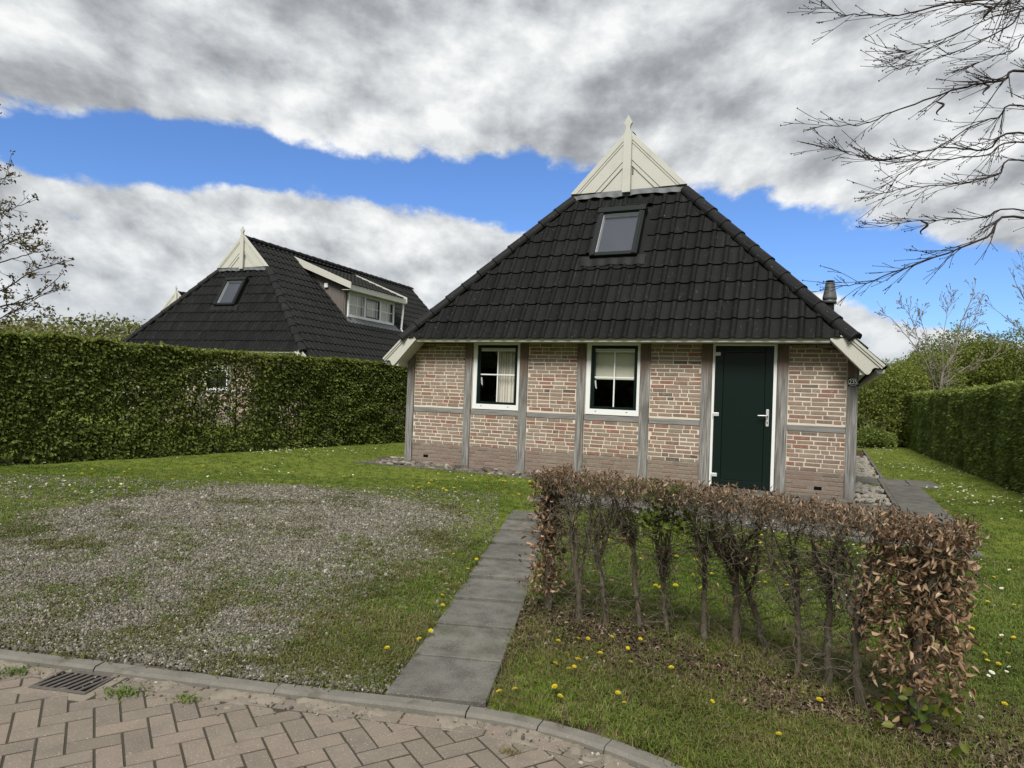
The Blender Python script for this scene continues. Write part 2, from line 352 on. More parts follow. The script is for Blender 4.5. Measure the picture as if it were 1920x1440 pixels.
class MB:
    def __init__(s): s.v = []; s.f = []
    def box(s, x0, x1, y0, y1, z0, z1):
        b = len(s.v); s.v += [(x, y, z) for z in (z0, z1) for y in (y0, y1) for x in (x0, x1)]
        s.f += [[b + i for i in q] for q in ((0, 2, 3, 1), (4, 5, 7, 6), (0, 1, 5, 4), (2, 6, 7, 3), (0, 4, 6, 2), (1, 3, 7, 5))]; return s
    def pts8(s, p):
        b = len(s.v); s.v += [tuple(map(float, q)) for q in p]
        s.f += [[b + i for i in q] for q in ((0, 2, 3, 1), (4, 5, 7, 6), (0, 1, 5, 4), (2, 6, 7, 3), (0, 4, 6, 2), (1, 3, 7, 5))]; return s
    def prism(s, poly, a, b, axis):
        """extrude polygon (pairs) along axis ('x' or 'y') from a to b"""
        n = len(poly); o = len(s.v)
        for d in (a, b):
            for p, q in poly: s.v.append((p, d, q) if axis == 'y' else (d, p, q))
        s.f.append([o + i for i in range(n)][::-1]); s.f.append([o + n + i for i in range(n)])
        for i in range(n): s.f.append([o + i, o + (i + 1) % n, o + n + (i + 1) % n, o + n + i])
        return s
    def quad(s, *p):
        b = len(s.v); s.v += [tuple(map(float, q)) for q in p]; s.f.append([b + i for i in range(len(p))]); return s
    def build(s, name, m, parent=None, bevel=0, seg=1, smooth=False, fn=None):
        me = bpy.data.meshes.new(name); me.from_pydata([fn(*p) for p in s.v] if fn else s.v, [], s.f)
        bm = bmesh.new(); bm.from_mesh(me)
        bmesh.ops.recalc_face_normals(bm, faces=bm.faces)
        if bevel: bmesh.ops.bevel(bm, geom=list(bm.edges), offset=bevel, segments=seg, affect='EDGES', profile=.5)
        bm.to_mesh(me); bm.free(); me.update()
        if smooth: me.polygons.foreach_set('use_smooth', np.ones(len(me.polygons), bool))
        me.materials.append(MATS[m]); return link(bpy.data.objects.new(name, me), parent)

def tube_arrays(paths, sides=5):
    """paths: list of (pts (n,3), radii (n,)) -> V, F quads"""
    VV = []; FF = []; off = 0
    for pts, rad in paths:
        pts = np.asarray(pts, float); rad = np.asarray(rad, float); n = len(pts)
        t = np.gradient(pts, axis=0); t /= np.linalg.norm(t, axis=1)[:, None] + 1e-9
        a = np.cross(t, (0.31, 0.17, 0.93) if abs(t[0][2]) < .9 else (1, .1, 0)); a /= np.linalg.norm(a, axis=1)[:, None] + 1e-9
        b = np.cross(t, a); th = np.arange(sides) * 2 * np.pi / sides
        ring = pts[:, None, :] + rad[:, None, None] * (np.cos(th)[None, :, None] * a[:, None, :] + np.sin(th)[None, :, None] * b[:, None, :])
        VV.append(ring.reshape(-1, 3))
        i = np.arange(n - 1)[:, None] * sides; j = np.arange(sides)[None, :]; j2 = (j + 1) % sides
        FF.append((np.stack([i + j, i + j2, i + sides + j2, i + sides + j], -1).reshape(-1, 4)) + off); off += n * sides
    return np.concatenate(VV), np.concatenate(FF)
def tubes(name, paths, m, parent=None, sides=5):
    V, F = tube_arrays(paths, sides); return np_obj(name, V, F, m, parent, None, True)

def unit(v): v = np.asarray(v, float); return v / (np.linalg.norm(v, axis=-1, keepdims=True) + 1e-9)
def leaf_arrays(P, D, N, L, Wd, fold=.25, curl=.15):
    """leaves: base point P, direction D, normal N (n,3), length L, width Wd (n,) -> V (n*6), F quads"""
    D = unit(D); Sx = unit(np.cross(D, N)); N = np.cross(Sx, D); L = L[:, None]; Wd = Wd[:, None]
    b = P; l1 = P + D * L * .32 - Sx * Wd * .46 + N * Wd * fold; l2 = P + D * L * .68 - Sx * Wd * .40 + N * (Wd * fold - L * curl * .4)
    tip = P + D * L - N * L * curl; r2 = P + D * L * .68 + Sx * Wd * .40 + N * (Wd * fold - L * curl * .4); r1 = P + D * L * .32 + Sx * Wd * .46 + N * Wd * fold
    V = np.stack([b, l1, l2, tip, r2, r1], 1).reshape(-1, 3); o = np.arange(len(P))[:, None] * 6
    F = np.concatenate([o + np.array([[0, 1, 2, 3]]), o + np.array([[0, 3, 4, 5]])])
    return V, F
def leaf_quads(P, D, N, L, Wd, curl):
    D = unit(D); Sx = unit(np.cross(D, N)); N = np.cross(Sx, D); L = L[:, None]; Wd = Wd[:, None]
    V = np.stack([P, P + D * L * .45 - Sx * Wd * .5 + N * L * curl * .5, P + D * L, P + D * L * .45 + Sx * Wd * .5 + N * L * curl * .3], 1).reshape(-1, 3)
    return V, np.arange(len(P))[:, None] * 4 + np.arange(4)[None]
def leaves(name, P, D, N, L, Wd, m, parent=None, fold=.25, curl=.15, rnd=None, kind='stuff', lite=False):
    V, F = leaf_quads(P, D, N, L, Wd, curl) if lite else leaf_arrays(P, D, N, L, Wd, fold, curl); r = rng.random(len(P)) if rnd is None else rnd
    o = np_obj(name, V, F, m, parent, {'rnd': np.repeat(r, 4 if lite else 6)})
    if kind: o['kind'] = kind
    return o
def rdir(n): return unit(rng.normal(size=(n, 3)))
_H = rng.random((256, 256))
def vnoise(x, y, s=1.0):
    x = np.asarray(x, float) * s + 100; y = np.asarray(y, float) * s + 100; i = np.floor(x).astype(int); j = np.floor(y).astype(int); u = x - i; v = y - j; u = u * u * (3 - 2 * u); v = v * v * (3 - 2 * v)
    g = lambda a, b: _H[a % 256, b % 256]
    return (g(i, j) * (1 - u) + g(i + 1, j) * u) * (1 - v) + (g(i, j + 1) * (1 - u) + g(i + 1, j + 1) * u) * v
def fbm(x, y, s=1.0): return .55 * vnoise(x, y, s) + .28 * vnoise(x, y, s * 2.1) + .17 * vnoise(x, y, s * 4.3)

# instanced ground cover: points carry rot / scl / idx, geometry nodes put a small mesh on each
def scatter(name, P, meshes, rot, sc, label, cat):
    n = len(P); me = bpy.data.meshes.new(name); me.vertices.add(n); me.vertices.foreach_set('co', np.asarray(P, np.float32).ravel())
    a = me.attributes.new('rot', 'FLOAT_VECTOR', 'POINT'); a.data.foreach_set('vector', np.asarray(rot, np.float32).ravel())
    a = me.attributes.new('scl', 'FLOAT', 'POINT'); a.data.foreach_set('value', np.asarray(sc, np.float32))
    a = me.attributes.new('idx', 'INT', 'POINT'); a.data.foreach_set('value', rng.integers(0, len(meshes), n).astype(np.int32))
    o = link(bpy.data.objects.new(name, me)); tag(o, label, cat, None, 'stuff')
    c = bpy.data.collections.new(name + '_pieces')
    for i, m in enumerate(meshes): c.objects.link(bpy.data.objects.new('%s_piece' % name, m))
    ng = bpy.data.node_groups.new(name, 'GeometryNodeTree')
    ng.interface.new_socket('Geometry', in_out='INPUT', socket_type='NodeSocketGeometry'); ng.interface.new_socket('Geometry', in_out='OUTPUT', socket_type='NodeSocketGeometry')
    N = ng.nodes; L = ng.links; gi = N.new('NodeGroupInput'); go = N.new('NodeGroupOutput')
    m2p = N.new('GeometryNodeMeshToPoints'); ip = N.new('GeometryNodeInstanceOnPoints'); ci = N.new('GeometryNodeCollectionInfo')
    ci.inputs['Collection'].default_value = c; ci.inputs['Separate Children'].default_value = True; ci.inputs['Reset Children'].default_value = True
    def na(nm, ty):
        q = N.new('GeometryNodeInputNamedAttribute'); q.data_type = ty; q.inputs[0].default_value = nm; return q.outputs[0]
    er = N.new('FunctionNodeEulerToRotation'); L.new(na('rot', 'FLOAT_VECTOR'), er.inputs[0])
    L.new(gi.outputs[0], m2p.inputs[0]); L.new(m2p.outputs[0], ip.inputs['Points']); L.new(ci.outputs[0], ip.inputs['Instance']); ip.inputs['Pick Instance'].default_value = True
    L.new(na('idx', 'INT'), ip.inputs['Instance Index']); L.new(er.outputs[0], ip.inputs['Rotation']); L.new(na('scl', 'FLOAT'), ip.inputs['Scale']); L.new(ip.outputs[0], go.inputs[0])
    o.modifiers.new('scatter', 'NODES').node_group = ng
    return o

# ================================================================== THE GROUND
YAW = 0.4349; HO = np.array([4.7743, 9.5529, 0.225]); HW = 7.38            # main cottage: right front corner, turn, width
HX = np.array([math.cos(YAW), -math.sin(YAW)]); HV = np.array([math.sin(YAW), math.cos(YAW)])
def hloc(x, y): dx = x - HO[0]; dy = y - HO[1]; return dx * HX[0] + dy * HX[1], dx * HV[0] + dy * HV[1]
def hw2(a, b): return HO[:2] + a * HX + b * HV

def catmull(pts, n):
    pts = np.asarray(pts, float); p = np.vstack([2 * pts[0] - pts[1], pts, 2 * pts[-1] - pts[-2]]); out = []
    for i in range(1, len(p) - 2):
        for t in np.linspace(0, 1, n, endpoint=False):
            out.append(.5 * (2 * p[i] + (p[i + 1] - p[i - 1]) * t + (2 * p[i - 1] - 5 * p[i] + 4 * p[i + 1] - p[i + 2]) * t * t + (3 * p[i] - p[i - 1] - 3 * p[i + 1] + p[i + 2]) * t ** 3))
    return np.array(out + [pts[-1]])
KERB = catmull([(-16, 6.15), (-9, 4.88), (-5, 4.16), (-2.70, 3.75), (-1.65, 3.56), (-1.08, 3.45), (-.14, 3.28), (.20, 3.17), (.49, 3.01), (.76, 2.79), (1.02, 2.50), (1.26, 2.10), (1.42, 1.6), (1.5, 1.0), (1.52, 0), (1.55, -3), (1.6, -9)], 8)
def seg_dist(x, y, PL):
    """signed distance to an open polyline: positive on its left; also nearest arc index"""
    x = np.asarray(x, float); y = np.asarray(y, float); best = np.full(x.shape, 1e9); sg = np.zeros(x.shape)
    for a, b in zip(PL[:-1], PL[1:]):
        d = b - a; l2 = d @ d; t = np.clip(((x - a[0]) * d[0] + (y - a[1]) * d[1]) / l2, 0, 1); qx = x - a[0] - t * d[0]; qy = y - a[1] - t * d[1]; D = np.hypot(qx, qy); k = D < best
        best = np.where(k, D, best); sg = np.where(k, np.sign(d[0] * qy - d[1] * qx), sg)
    return best * sg
def kerb_d(x, y): return seg_dist(x, y, KERB)          # >0 on the garden side, <0 on the street
GRAVEL = np.array([(-9, 5.0), (-7.2, 5.1), (-5.4, 5.6), (-4.5, 6.1), (-4.4, 6.8), (-4.2, 7.4), (-4.0, 8.0), (-3.6, 8.5), (-2.7, 8.73), (-1.7, 8.35), (-.85, 7.9), (-.55, 6.9), (-.72, 5.7), (-.98, 4.95), (-1.25, 4.4), (-1.0, 3.9), (-.72, 3.5), (-.7, 3.2), (-9, 4.5)])
def poly_sd(x, y, PG):
    x = np.asarray(x, float); y = np.asarray(y, float); ins = np.zeros(x.shape, bool); best = np.full(x.shape, 1e9); n = len(PG)
    for i in range(n):
        a, b = PG[i], PG[(i + 1) % n]; d = b - a; t = np.clip(((x - a[0]) * d[0] + (y - a[1]) * d[1]) / (d @ d), 0, 1)
        best = np.minimum(best, np.hypot(x - a[0] - t * d[0], y - a[1] - t * d[1]))
        c = ((a[1] > y) != (b[1] > y)) & (x < (b[0] - a[0]) * (y - a[1]) / (b[1] - a[1] + 1e-12) + a[0]); ins ^= c
    return np.where(ins, best, -best)
PA, PB = np.array([-.315, 3.31]), np.array([.245, 7.35]); PD = unit(PB - PA); PN = np.array([PD[1], -PD[0]])
def path_d(x, y):                                         # inside the garden path > 0
    dx = x - PA[0]; dy = y - PA[1]; s = dx * PD[0] + dy * PD[1]; c = dx * PN[0] + dy * PN[1]; return np.minimum(.25 - np.abs(c), np.minimum(s, 4.6 - s))
HA, HB = np.array([.25, 4.58]), np.array([2.08, 2.98]); HD = unit(HB - HA); HN = np.array([HD[1], -HD[0]])
def hedge_d(x, y):
    dx = x - HA[0]; dy = y - HA[1]; s = np.clip(dx * HD[0] + dy * HD[1], 0, 2.6); return np.hypot(dx - s * HD[0], dy - s * HD[1])
RECTS = [(-3.65, 1.0, -2.95, -1.95), (-2.2, .0, -1.95, -.02), (.0, .5, -1.95, -.37), (.5, 1.02, -1.95, 2.52), (.0, 1.32, 2.52, 3.55)]     # paved areas in cottage coordinates
def paved(x, y, e=0.0):
    a, b = hloc(x, y); k = np.zeros(np.shape(x), bool)
    for r in RECTS: k |= (a > r[0] - e) & (a < r[1] + e) & (b > r[2] - e) & (b < r[3] + e)
    return k
def stonebed(x, y, e=0.0):
    a, b = hloc(x, y); return ((a > -7.75 - e) & (a < -4.2 + e) & (b > -.85 - e) & (b < .1)) | ((a > -.05) & (a < .46 + e) & (b > -.36 - e) & (b < 2.4)) | ((a > -.05) & (a < .50 + e) & (b > 3.6) & (b < 13)) | ((a > -7.9 - e) & (a < -7.3) & (b > -.85 - e) & (b < 13))
def inhouse(x, y): a, b = hloc(x, y); return (a > -7.4) & (a < .02) & (b > -.02) & (b < 12.9)
LH0, LH1 = np.array([-10.466, 5.108]), np.array([-1.2, 19.82])          # tall hedge on the left
RH0, RH1 = np.array([6.85, 6.68]), np.array([13.75, 23.3])          # hedge on the right
def line_d(x, y, A, B):
    d = B - A; t = np.clip(((x - A[0]) * d[0] + (y - A[1]) * d[1]) / (d @ d), 0, 1); return np.hypot(x - A[0] - t * d[0], y - A[1] - t * d[1])
def gravel_amt(x, y): return np.clip(poly_sd(x, y, GRAVEL) / .7 + .40 + .9 * (fbm(x, y, 2.2) - .5), 0, 1)
def soil_amt(x, y):
    h = hedge_d(x, y); s = np.clip(1.25 - h / .36 + 1.2 * (fbm(x, y, 5) - .5), 0, 1)
    br = np.hypot(x - 2.1, y - 2.72); s = np.maximum(s, np.clip(1.5 - br / .38 + (fbm(x, y, 5) - .5), 0, 1))
    s = np.maximum(s, np.clip(1.1 - line_d(x, y, LH0, LH1) / .55 + .6 * (fbm(x, y, 4) - .5), 0, 1)); s = np.maximum(s, np.clip(1.1 - line_d(x, y, RH0, RH1) / .6, 0, 1))
    s = np.maximum(s, np.clip(1.0 - np.abs(path_d(x, y)) / .10, 0, 1) * np.clip((5.5 - y) / 2, 0, 1) * .9)
    s = np.maximum(s, np.clip(1 - np.abs(kerb_d(x, y) - .02) / .09, 0, 1) * .7)
    vg = (x > -.1) & (y < 4.7) & (x < 3); s = np.maximum(s, np.where(vg, np.clip(.42 + 1.6 * (fbm(x, y, 3.2) - .5), 0, .8), 0))
    return np.where(stonebed(x, y), .9, s)

def axis_steps(lo, hi, st, far):
    mid = list(np.arange(lo, hi + 1e-6, st)); d = st; a = lo; L_ = []
    while a > -far: d *= 1.35; a -= d; L_.append(a)
    d = st; b = hi; R_ = []
    while b < far: d *= 1.35; b += d; R_.append(b)
    return np.array(L_[::-1] + mid + R_)
xs = axis_steps(-10, 15, .1, 700); ys = axis_steps(1.0, 25, .1, 700)
GX, GY = np.meshgrid(xs, ys); gx = GX.ravel(); gy = GY.ravel()
kd = kerb_d(gx, gy); near = (np.abs(gx) < 20) & (gy < 30) & (gy > -5)
gz = zg(gx, gy) + np.where(near, .022 * (fbm(gx, gy, 1.4) - .5) + .012 * (fbm(gx, gy, 7) - .5), 0)
gz = np.where(kd < .10, np.minimum(gz, .026), gz); gz = np.where(kd < -.01, -.07, gz); gz = np.where(stonebed(gx, gy), .15, gz); gz = np.where(inhouse(gx, gy), .1, gz)
gz = np.where((path_d(gx, gy) > -.02) | paved(gx, gy), np.minimum(gz, zg(gx, gy) - .03), gz)
idx = np.arange(len(gx)).reshape(GX.shape); F = np.stack([idx[:-1, :-1], idx[:-1, 1:], idx[1:, 1:], idx[1:, :-1]], -1).reshape(-1, 4)
ground = np_obj('ground', np.stack([gx, gy, gz], 1), F, 'ground', None, {'gravel': gravel_amt(gx, gy) * near, 'soil': soil_amt(gx, gy) * near}, True)
tag(ground, None, None, None, 'structure')

# ---- street: sand bed, herringbone clay pavers, kerb
street = np_obj('street', [(-60, -60, -.0032), (60, -60, -.0032), (60, 14, -.0032), (-60, 14, -.0032)], [[0, 1, 2, 3]], 'joint_sand')
# the bed only lies on the street side of the kerb
KF = KERB.copy(); tk = unit(np.gradient(KERB, axis=0)); kn = np.stack([tk[:, 1], -tk[:, 0]], 1); KF = KERB + kn * .085
V = [(-60, -60, -.0032), (1.6, -60, -.0032)] + [(p[0], p[1], -.0032) for p in KF[::-1]] + [(-60, KF[0][1], -.0032)]
street.data = poly_mesh('street', V, [list(range(len(V)))], 'joint_sand'); tag(street, None, None, None, 'structure')

def clip_poly(poly, n, c):
    out = []
    for i in range(len(poly)):
        a = poly[i]; b = poly[(i + 1) % len(poly)]; da = a @ n - c; db = b @ n - c
        if da >= 0: out.append(a)
        if da * db < 0: out.append(a + (b - a) * (da / (da - db)))
    return out
def paver_mesh(poly, z0, z1, tilt=(0, 0), bev=.0045):
    poly = np.array(poly); c = poly.mean(0); inn = c + (poly - c) * (1 - bev / (np.linalg.norm(poly - c, axis=1)[:, None] + 1e-6) * 1.4)
    n = len(poly); h = lambda p: (p - c) @ np.array(tilt)
    V = [(p[0], p[1], z0) for p in poly] + [(p[0], p[1], z1 - bev + h(p)) for p in poly] + [(p[0], p[1], z1 + h(p)) for p in inn]
    F = [[2 * n + i for i in range(n)]]
    for k in (0, 1):
        for i in range(n): F.append([k * n + i, k * n + (i + 1) % n, (k + 1) * n + (i + 1) % n, (k + 1) * n + i])
    return V, F
BORD = KERB + kn * (.085 + .008 + .104)                   # inner edge of the border course
def near_seg(PL, p):
    d = np.linalg.norm((PL[:-1] + PL[1:]) / 2 - p, axis=1); i = int(np.argmin(d)); return i
th = R(31); e1 = np.array([math.cos(th), math.sin(th)]); e2 = np.array([-e1[1], e1[0]]); u = .102; gap = .0046
pav = []
for i in range(-60, 60):
    for j in range(-60, 60):
        k = (i - j) % 4
        if k == 0: x0, x1, y0, y1 = i, i + 2, j, j + 1
        elif k == 3: x0, x1, y0, y1 = i, i + 1, j, j + 2
        else: continue
        q = [(x0 * u + gap, y0 * u + gap), (x1 * u - gap, y0 * u + gap), (x1 * u - gap, y1 * u - gap), (x0 * u + gap, y1 * u - gap)]
        poly = [np.array([-1.2, 2.5]) + a * e1 + b * e2 for a, b in q]; c = np.mean(poly, 0)
        if not (-4.2 < c[0] < 1.5 and 1.7 < c[1] < 4.1): continue
        for s_ in {near_seg(BORD, p) for p in poly + [c]}:
            a, b = BORD[s_], BORD[s_ + 1]; d = unit(b - a); n = np.array([d[1], -d[0]])
            if poly: poly = clip_poly(poly, n, a @ n + .004)
        if len(poly) >= 3:
            ar = .5 * abs(sum(poly[t][0] * poly[(t + 1) % len(poly)][1] - poly[(t + 1) % len(poly)][0] * poly[t][1] for t in range(len(poly))))
            if ar > .0015: pav.append(poly)
# border course along the kerb
sl = np.concatenate([[0], np.cumsum(np.linalg.norm(np.diff(KERB, axis=0), axis=1))])
def kp(s, off): return np.array([np.interp(s, sl, KERB[:, 0] + kn[:, 0] * off), np.interp(s, sl, KERB[:, 1] + kn[:, 1] * off)])
s0 = sl[np.argmin(np.linalg.norm(KERB - (-4.2, 4.0), axis=1))]; s1 = sl[np.argmin(np.linalg.norm(KERB - (1.42, 1.6), axis=1))]
DR0, DR1 = (-2.32, 3.18), (-1.9, 3.62)
s = s0
while s < s1:
    poly = [kp(s + .004, .093), kp(s + .004, .193), kp(s + .202, .193), kp(s + .202, .093)][::-1]; s += .206; pav.append(poly)
dc = kp(sl[np.argmin(np.linalg.norm(KERB - (-2.03, 3.63), axis=1))], .20); dt = unit(kp(3, .1) * 0 + np.array([.985, -.17])); dn = np.array([dt[1], -dt[0]])
def in_drain(p): e = np.array(p) - dc; return abs(e @ dt) < .13 and abs(e @ dn) < .085
pav = [p for p in pav if not in_drain(np.mean(p, 0))]
pav.sort(key=lambda p: (0 if -3.2 < np.mean(p, 0)[0] < 1.1 and np.mean(p, 0)[1] > 2.35 else 1, np.linalg.norm(np.mean(p, 0))))
jv, jf = [], []
for k, p in enumerate(pav):
    V, F = paver_mesh(p, -.05, random.uniform(-.001, .002), (random.uniform(-.01, .01), random.uniform(-.01, .01)), .0028)
    if k < 300: np_obj('paver', V, F, 'paver', street)
    else: o = len(jv); jv += V; jf += [[o + a for a in f] for f in F]
if jv: tag(np_obj('pavers', jv, jf, 'paver', street), None, None, None, 'stuff')
# sand and crumbs drifted over the border course
sx_, sy_ = np.meshgrid(np.linspace(0, 1, 700), np.linspace(0, 1, 26)); sa = s0 + (s1 - s0) * sx_.ravel(); so_ = .084 + sy_.ravel() * .36
pt = np.stack([np.interp(sa, sl, KERB[:, 0] + 0), np.interp(sa, sl, KERB[:, 1])], 1); nn = np.stack([np.interp(sa, sl, kn[:, 0]), np.interp(sa, sl, kn[:, 1])], 1); pt = pt + nn * so_[:, None]
hgt = -.0035 + .030 * (fbm(pt[:, 0], pt[:, 1], 9) - .36) - .085 * np.clip(so_ - .13, 0, 1) + .014 * (fbm(pt[:, 0], pt[:, 1], 42) - .5)
hgt = np.where((np.abs((pt - dc) @ dt) < .17) & (np.abs((pt - dc) @ dn) < .12), -.06, hgt)
ii = np.arange(26 * 700).reshape(26, 700); F = np.stack([ii[:-1, :-1], ii[:-1, 1:], ii[1:, 1:], ii[1:, :-1]], -1).reshape(-1, 4)
sand = np_obj('sand_drift', np.stack([pt[:, 0], pt[:, 1], hgt], 1), F, 'sand', None, None, True); tag(sand, 'pale sand and grit washed along the foot of the kerb', 'sand', None, 'stuff')

# ---- kerb of concrete edging stones
kerb = empty('kerb'); tag(kerb, None, None, None, 'structure')
jl = [sl[np.argmin(np.linalg.norm(KERB - q, axis=1))] for q in ((-1.08, 3.45), (-.14, 3.28), (.20, 3.17), (.49, 3.01), (.76, 2.79))]
cuts = [jl[0] - k for k in range(5, 0, -1)] + jl + [jl[-1] + .35 * k for k in range(1, 9)]
for a, b in zip(cuts[:-1], cuts[1:]):
    ns = 8; prof = [(-.0, -.09), (-.0, .024), (.008, .030), (.070, .029), (.084, .016), (.086, -.09)]; V = []; F = []
    zo = random.uniform(-.003, .003)
    for t in range(ns + 1):
        for o_, z_ in prof:
            q = kp(a + .003 + (b - a - .006) * t / ns, o_); V.append((q[0], q[1], z_ + zo + random.uniform(-.0015, .0015) * (z_ > 0)))
    m_ = len(prof)
    for t in range(ns):
        for k in range(m_ - 1): F.append([t * m_ + k, t * m_ + k + 1, (t + 1) * m_ + k + 1, (t + 1) * m_ + k])
    F.append(list(range(m_))); F.append([ns * m_ + k for k in range(m_)][::-1])
    np_obj('kerb_stone', V, F, 'kerb', kerb)

# ---- street drain
dr = empty('street_drain', (dc[0], dc[1], 0), math.atan2(dt[1], dt[0])); tag(dr, 'rusty iron drain grate with slanting bars beside the kerb', 'drain')
m = MB(); m.box(-.155, .155, -.11, -.09, -.03, .0075).box(-.155, .155, .09, .11, -.03, .0075).box(-.155, -.14, -.09, .09, -.03, .0075).box(.14, .155, -.09, .09, -.03, .0075); m.build('frame', 'rust_iron', dr, .002)
for k in range(7):
    a = -.14 + k * .038; MB().pts8([(a, -.09, -.025), (a + .016, -.09, -.025), (a + .035, .09, -.025), (a + .051, .09, -.025), (a, -.09, .006), (a + .016, -.09, .006), (a + .035, .09, .006), (a + .051, .09, .006)]).build('grate_bar', 'rust_iron', dr, .002)
MB().box(-.14, .14, -.09, .09, -.02, .0015).build('pit', 'black_void', dr)
MB().box(-.20, .20, -.17, .12, -.02, -.0005).build('bedding', 'sand', dr)

# ---- slab paths
path = empty('garden_path'); tag(path, None, None, None, 'structure')
def slab(parent, c, ax, ay, l, wd, z):
    g = .004; poly = [c + ax * (sx * (wd / 2 - g)) + ay * (sy * (l / 2 - g)) for sx, sy in ((-1, -1), (1, -1), (1, 1), (-1, 1))]
    V, F = paver_mesh(poly, z - .05, z, (random.uniform(-.008, .008), random.uniform(-.008, .008)), .004); np_obj('slab', V, F, 'slab', parent)
L0 = 0.0
for k in range(9):
    c = PA + PD * (.02 + .5 * k + .25); slab(path, c, PN, PD, .5, .5, float(zg(c[0], c[1])) + .005 + random.uniform(-.003, .003))
terr = empty('house_paving'); tag(terr, None, None, None, 'structure')
for (a0, a1, b0, b1) in RECTS:
    na = max(1, round((a1 - a0) / .5)); nb = max(1, round((b1 - b0) / .5))
    for i in range(na):
        for j in range(nb):
            la = (a1 - a0) / na; lb = (b1 - b0) / nb; c = hw2(a0 + la * (i + .5), b0 + lb * (j + .5))
            slab(terr, c, HX, HV, lb, la, float(zg(c[0], c[1])) + .010 + random.uniform(-.003, .003))
# edging round the stone beds
edge = empty('bed_edging'); tag(edge, None, None, None, 'structure')
for (a0, a1, b0, b1) in ((.44, .495, -.34, 2.48), (.50, .555, 3.58, 12.5), (-.02, .44, 2.40, 2.46), (-7.8, -4.2, -.92, -.87)):
    n = max(1, round(max(a1 - a0, b1 - b0) / 1.0)); hor = a1 - a0 > b1 - b0
    for k in range(n):
        if hor: p, q, r_, s_ = a0 + (a1 - a0) * k / n, a0 + (a1 - a0) * (k + 1) / n, b0, b1
        else: p, q, r_, s_ = a0, a1, b0 + (b1 - b0) * k / n, b0 + (b1 - b0) * (k + 1) / n
        V, F = paver_mesh([hw2(p, r_ + .004), hw2(q, r_ + .004), hw2(q, s_ - .004), hw2(p, s_ - .004)], .1, .235, (0, 0), .006); np_obj('edging_strip', V, F, 'slab', edge)

# cobbles in the drip beds
def rock_mesh(name, m, seed, sub=2, flat=.65, rough=.22):
    r_ = np.random.default_rng(seed); bm = bmesh.new(); bmesh.ops.create_icosphere(bm, subdivisions=sub, radius=1)
    ph = r_.random(9) * 6
    for v in bm.verts:
        x, y, z = v.co; k = 1 + rough * (math.sin(2.1 * x + ph[0]) * math.sin(2.3 * y + ph[1]) + .6 * math.sin(3.3 * z + ph[2] + x) + .35 * math.sin(5 * y + ph[3]))
        v.co = (x * k * (1 + .3 * math.sin(ph[4])), y * k, z * k * flat)
    me = bpy.data.meshes.new(name); bm.to_mesh(me); bm.free(); me.materials.append(MATS[m])
    if sub > 1: me.polygons.foreach_set('use_smooth', np.ones(len(me.polygons), bool))
    return me
cob = [rock_mesh('stone', 'cobble', 40 + i, 1, .6, .2) for i in range(6)]
bed = empty('stone_bed'); tag(bed, None, None, None, 'structure')
cand = []
for (a0, a1, b0, b1) in ((-7.7, -4.25, -.84, -.03), (.03, .42, -.32, 2.36), (.03, .47, 3.65, 9.5), (-7.85, -7.42, -.8, 3)):
    n = int((a1 - a0) * (b1 - b0) / .0115)
    for _ in range(n): cand.append((random.uniform(a0, a1), random.uniform(b0, b1)))
cand.sort(key=lambda c: np.linalg.norm(hw2(*c)) - (2.5 if c[0] < -4 else 0))
jv = []; jf = []
for k, (a, b) in enumerate(cand[:760]):
    q = hw2(a, b); sc = random.uniform(.04, .09); me = cob[k % 6]
    M = Matrix.Translation((q[0], q[1], .17 + random.uniform(-.01, .03))) @ Matrix.Rotation(random.uniform(0, 6.3), 4, 'Z') @ Matrix.Rotation(random.uniform(-.35, .35), 4, 'X') @ Matrix.Diagonal((sc * random.uniform(.9, 1.5), sc, sc, 1))
    if k < 300: o = link(bpy.data.objects.new('stone', me), bed); o.matrix_basis = M
    else:
        o_ = len(jv); jv += [tuple(M @ v.co) for v in me.vertices]; jf += [[o_ + i for i in p.vertices] for p in me.polygons]
if jv: tag(np_obj('stones', jv, jf, 'cobble', bed), None, None, None, 'stuff')

# ================================================================== THE COTTAGES (local frame: x right along the facade, y into the house, z up; right front corner at the origin)
ZT, OV, UO, TF, TS, ZTOP, ZAP = 2.2028, .30, .108, 1.80, 1.018, 4.80, 5.912
BF, AS = math.atan(TF), math.atan(TS)
VT = -OV + (ZTOP - ZT) / TF; UT = UO + (ZTOP - ZT) / TS; ZR = ZT + (HW / 2 - UO) * TS; LEN = 12.9; GV = VT - .03
POSTS = [(7.377, 7.231), (6.194, 6.054), (5.137, 4.99), (4.11, 3.971), (3.063, 2.91), (2.128, 1.971), (1.05, .906), (.142, .003)]
TW, GAUGE, TL = (HW - 2 * UO) / 31.5, .345, .415
def tile_arrays():
    pr = [(0, .005), (.08, 0), (.5, 0), (.60, .005), (.66, .023), (.76, .033), (.86, .0315), (.95, .019), (1.0, .002), (1.015, -.008)]
    n = len(pr); V = []; F = []
    nz = lambda y: .030 - .028 * y / TL
    for y in (0, TL):
        for x, h in pr: V.append((x * TW, y, nz(y) + h))
    for x, h in pr: V.append((x * TW, 0, nz(0) + h - .0005))
    for x, h in pr: V.append((x * TW, .006, nz(0) + h - .024))
    for i in range(n - 1):
        F.append([i, i + 1, n + i + 1, n + i]); F.append([3 * n + i, 3 * n + i + 1, 2 * n + i + 1, 2 * n + i])
    return np.array(V, float), F
TV, TFc = tile_arrays()
def tile_mesh(m):
    me = poly_mesh('tile', TV, TFc, m); me.polygons.foreach_set('use_smooth', [len([v for v in f if v >= 20]) == 0 for f in TFc]); return me
TILE_ME = {k: tile_mesh(k) for k in ('roof_tile', 'roof_tile_side')}
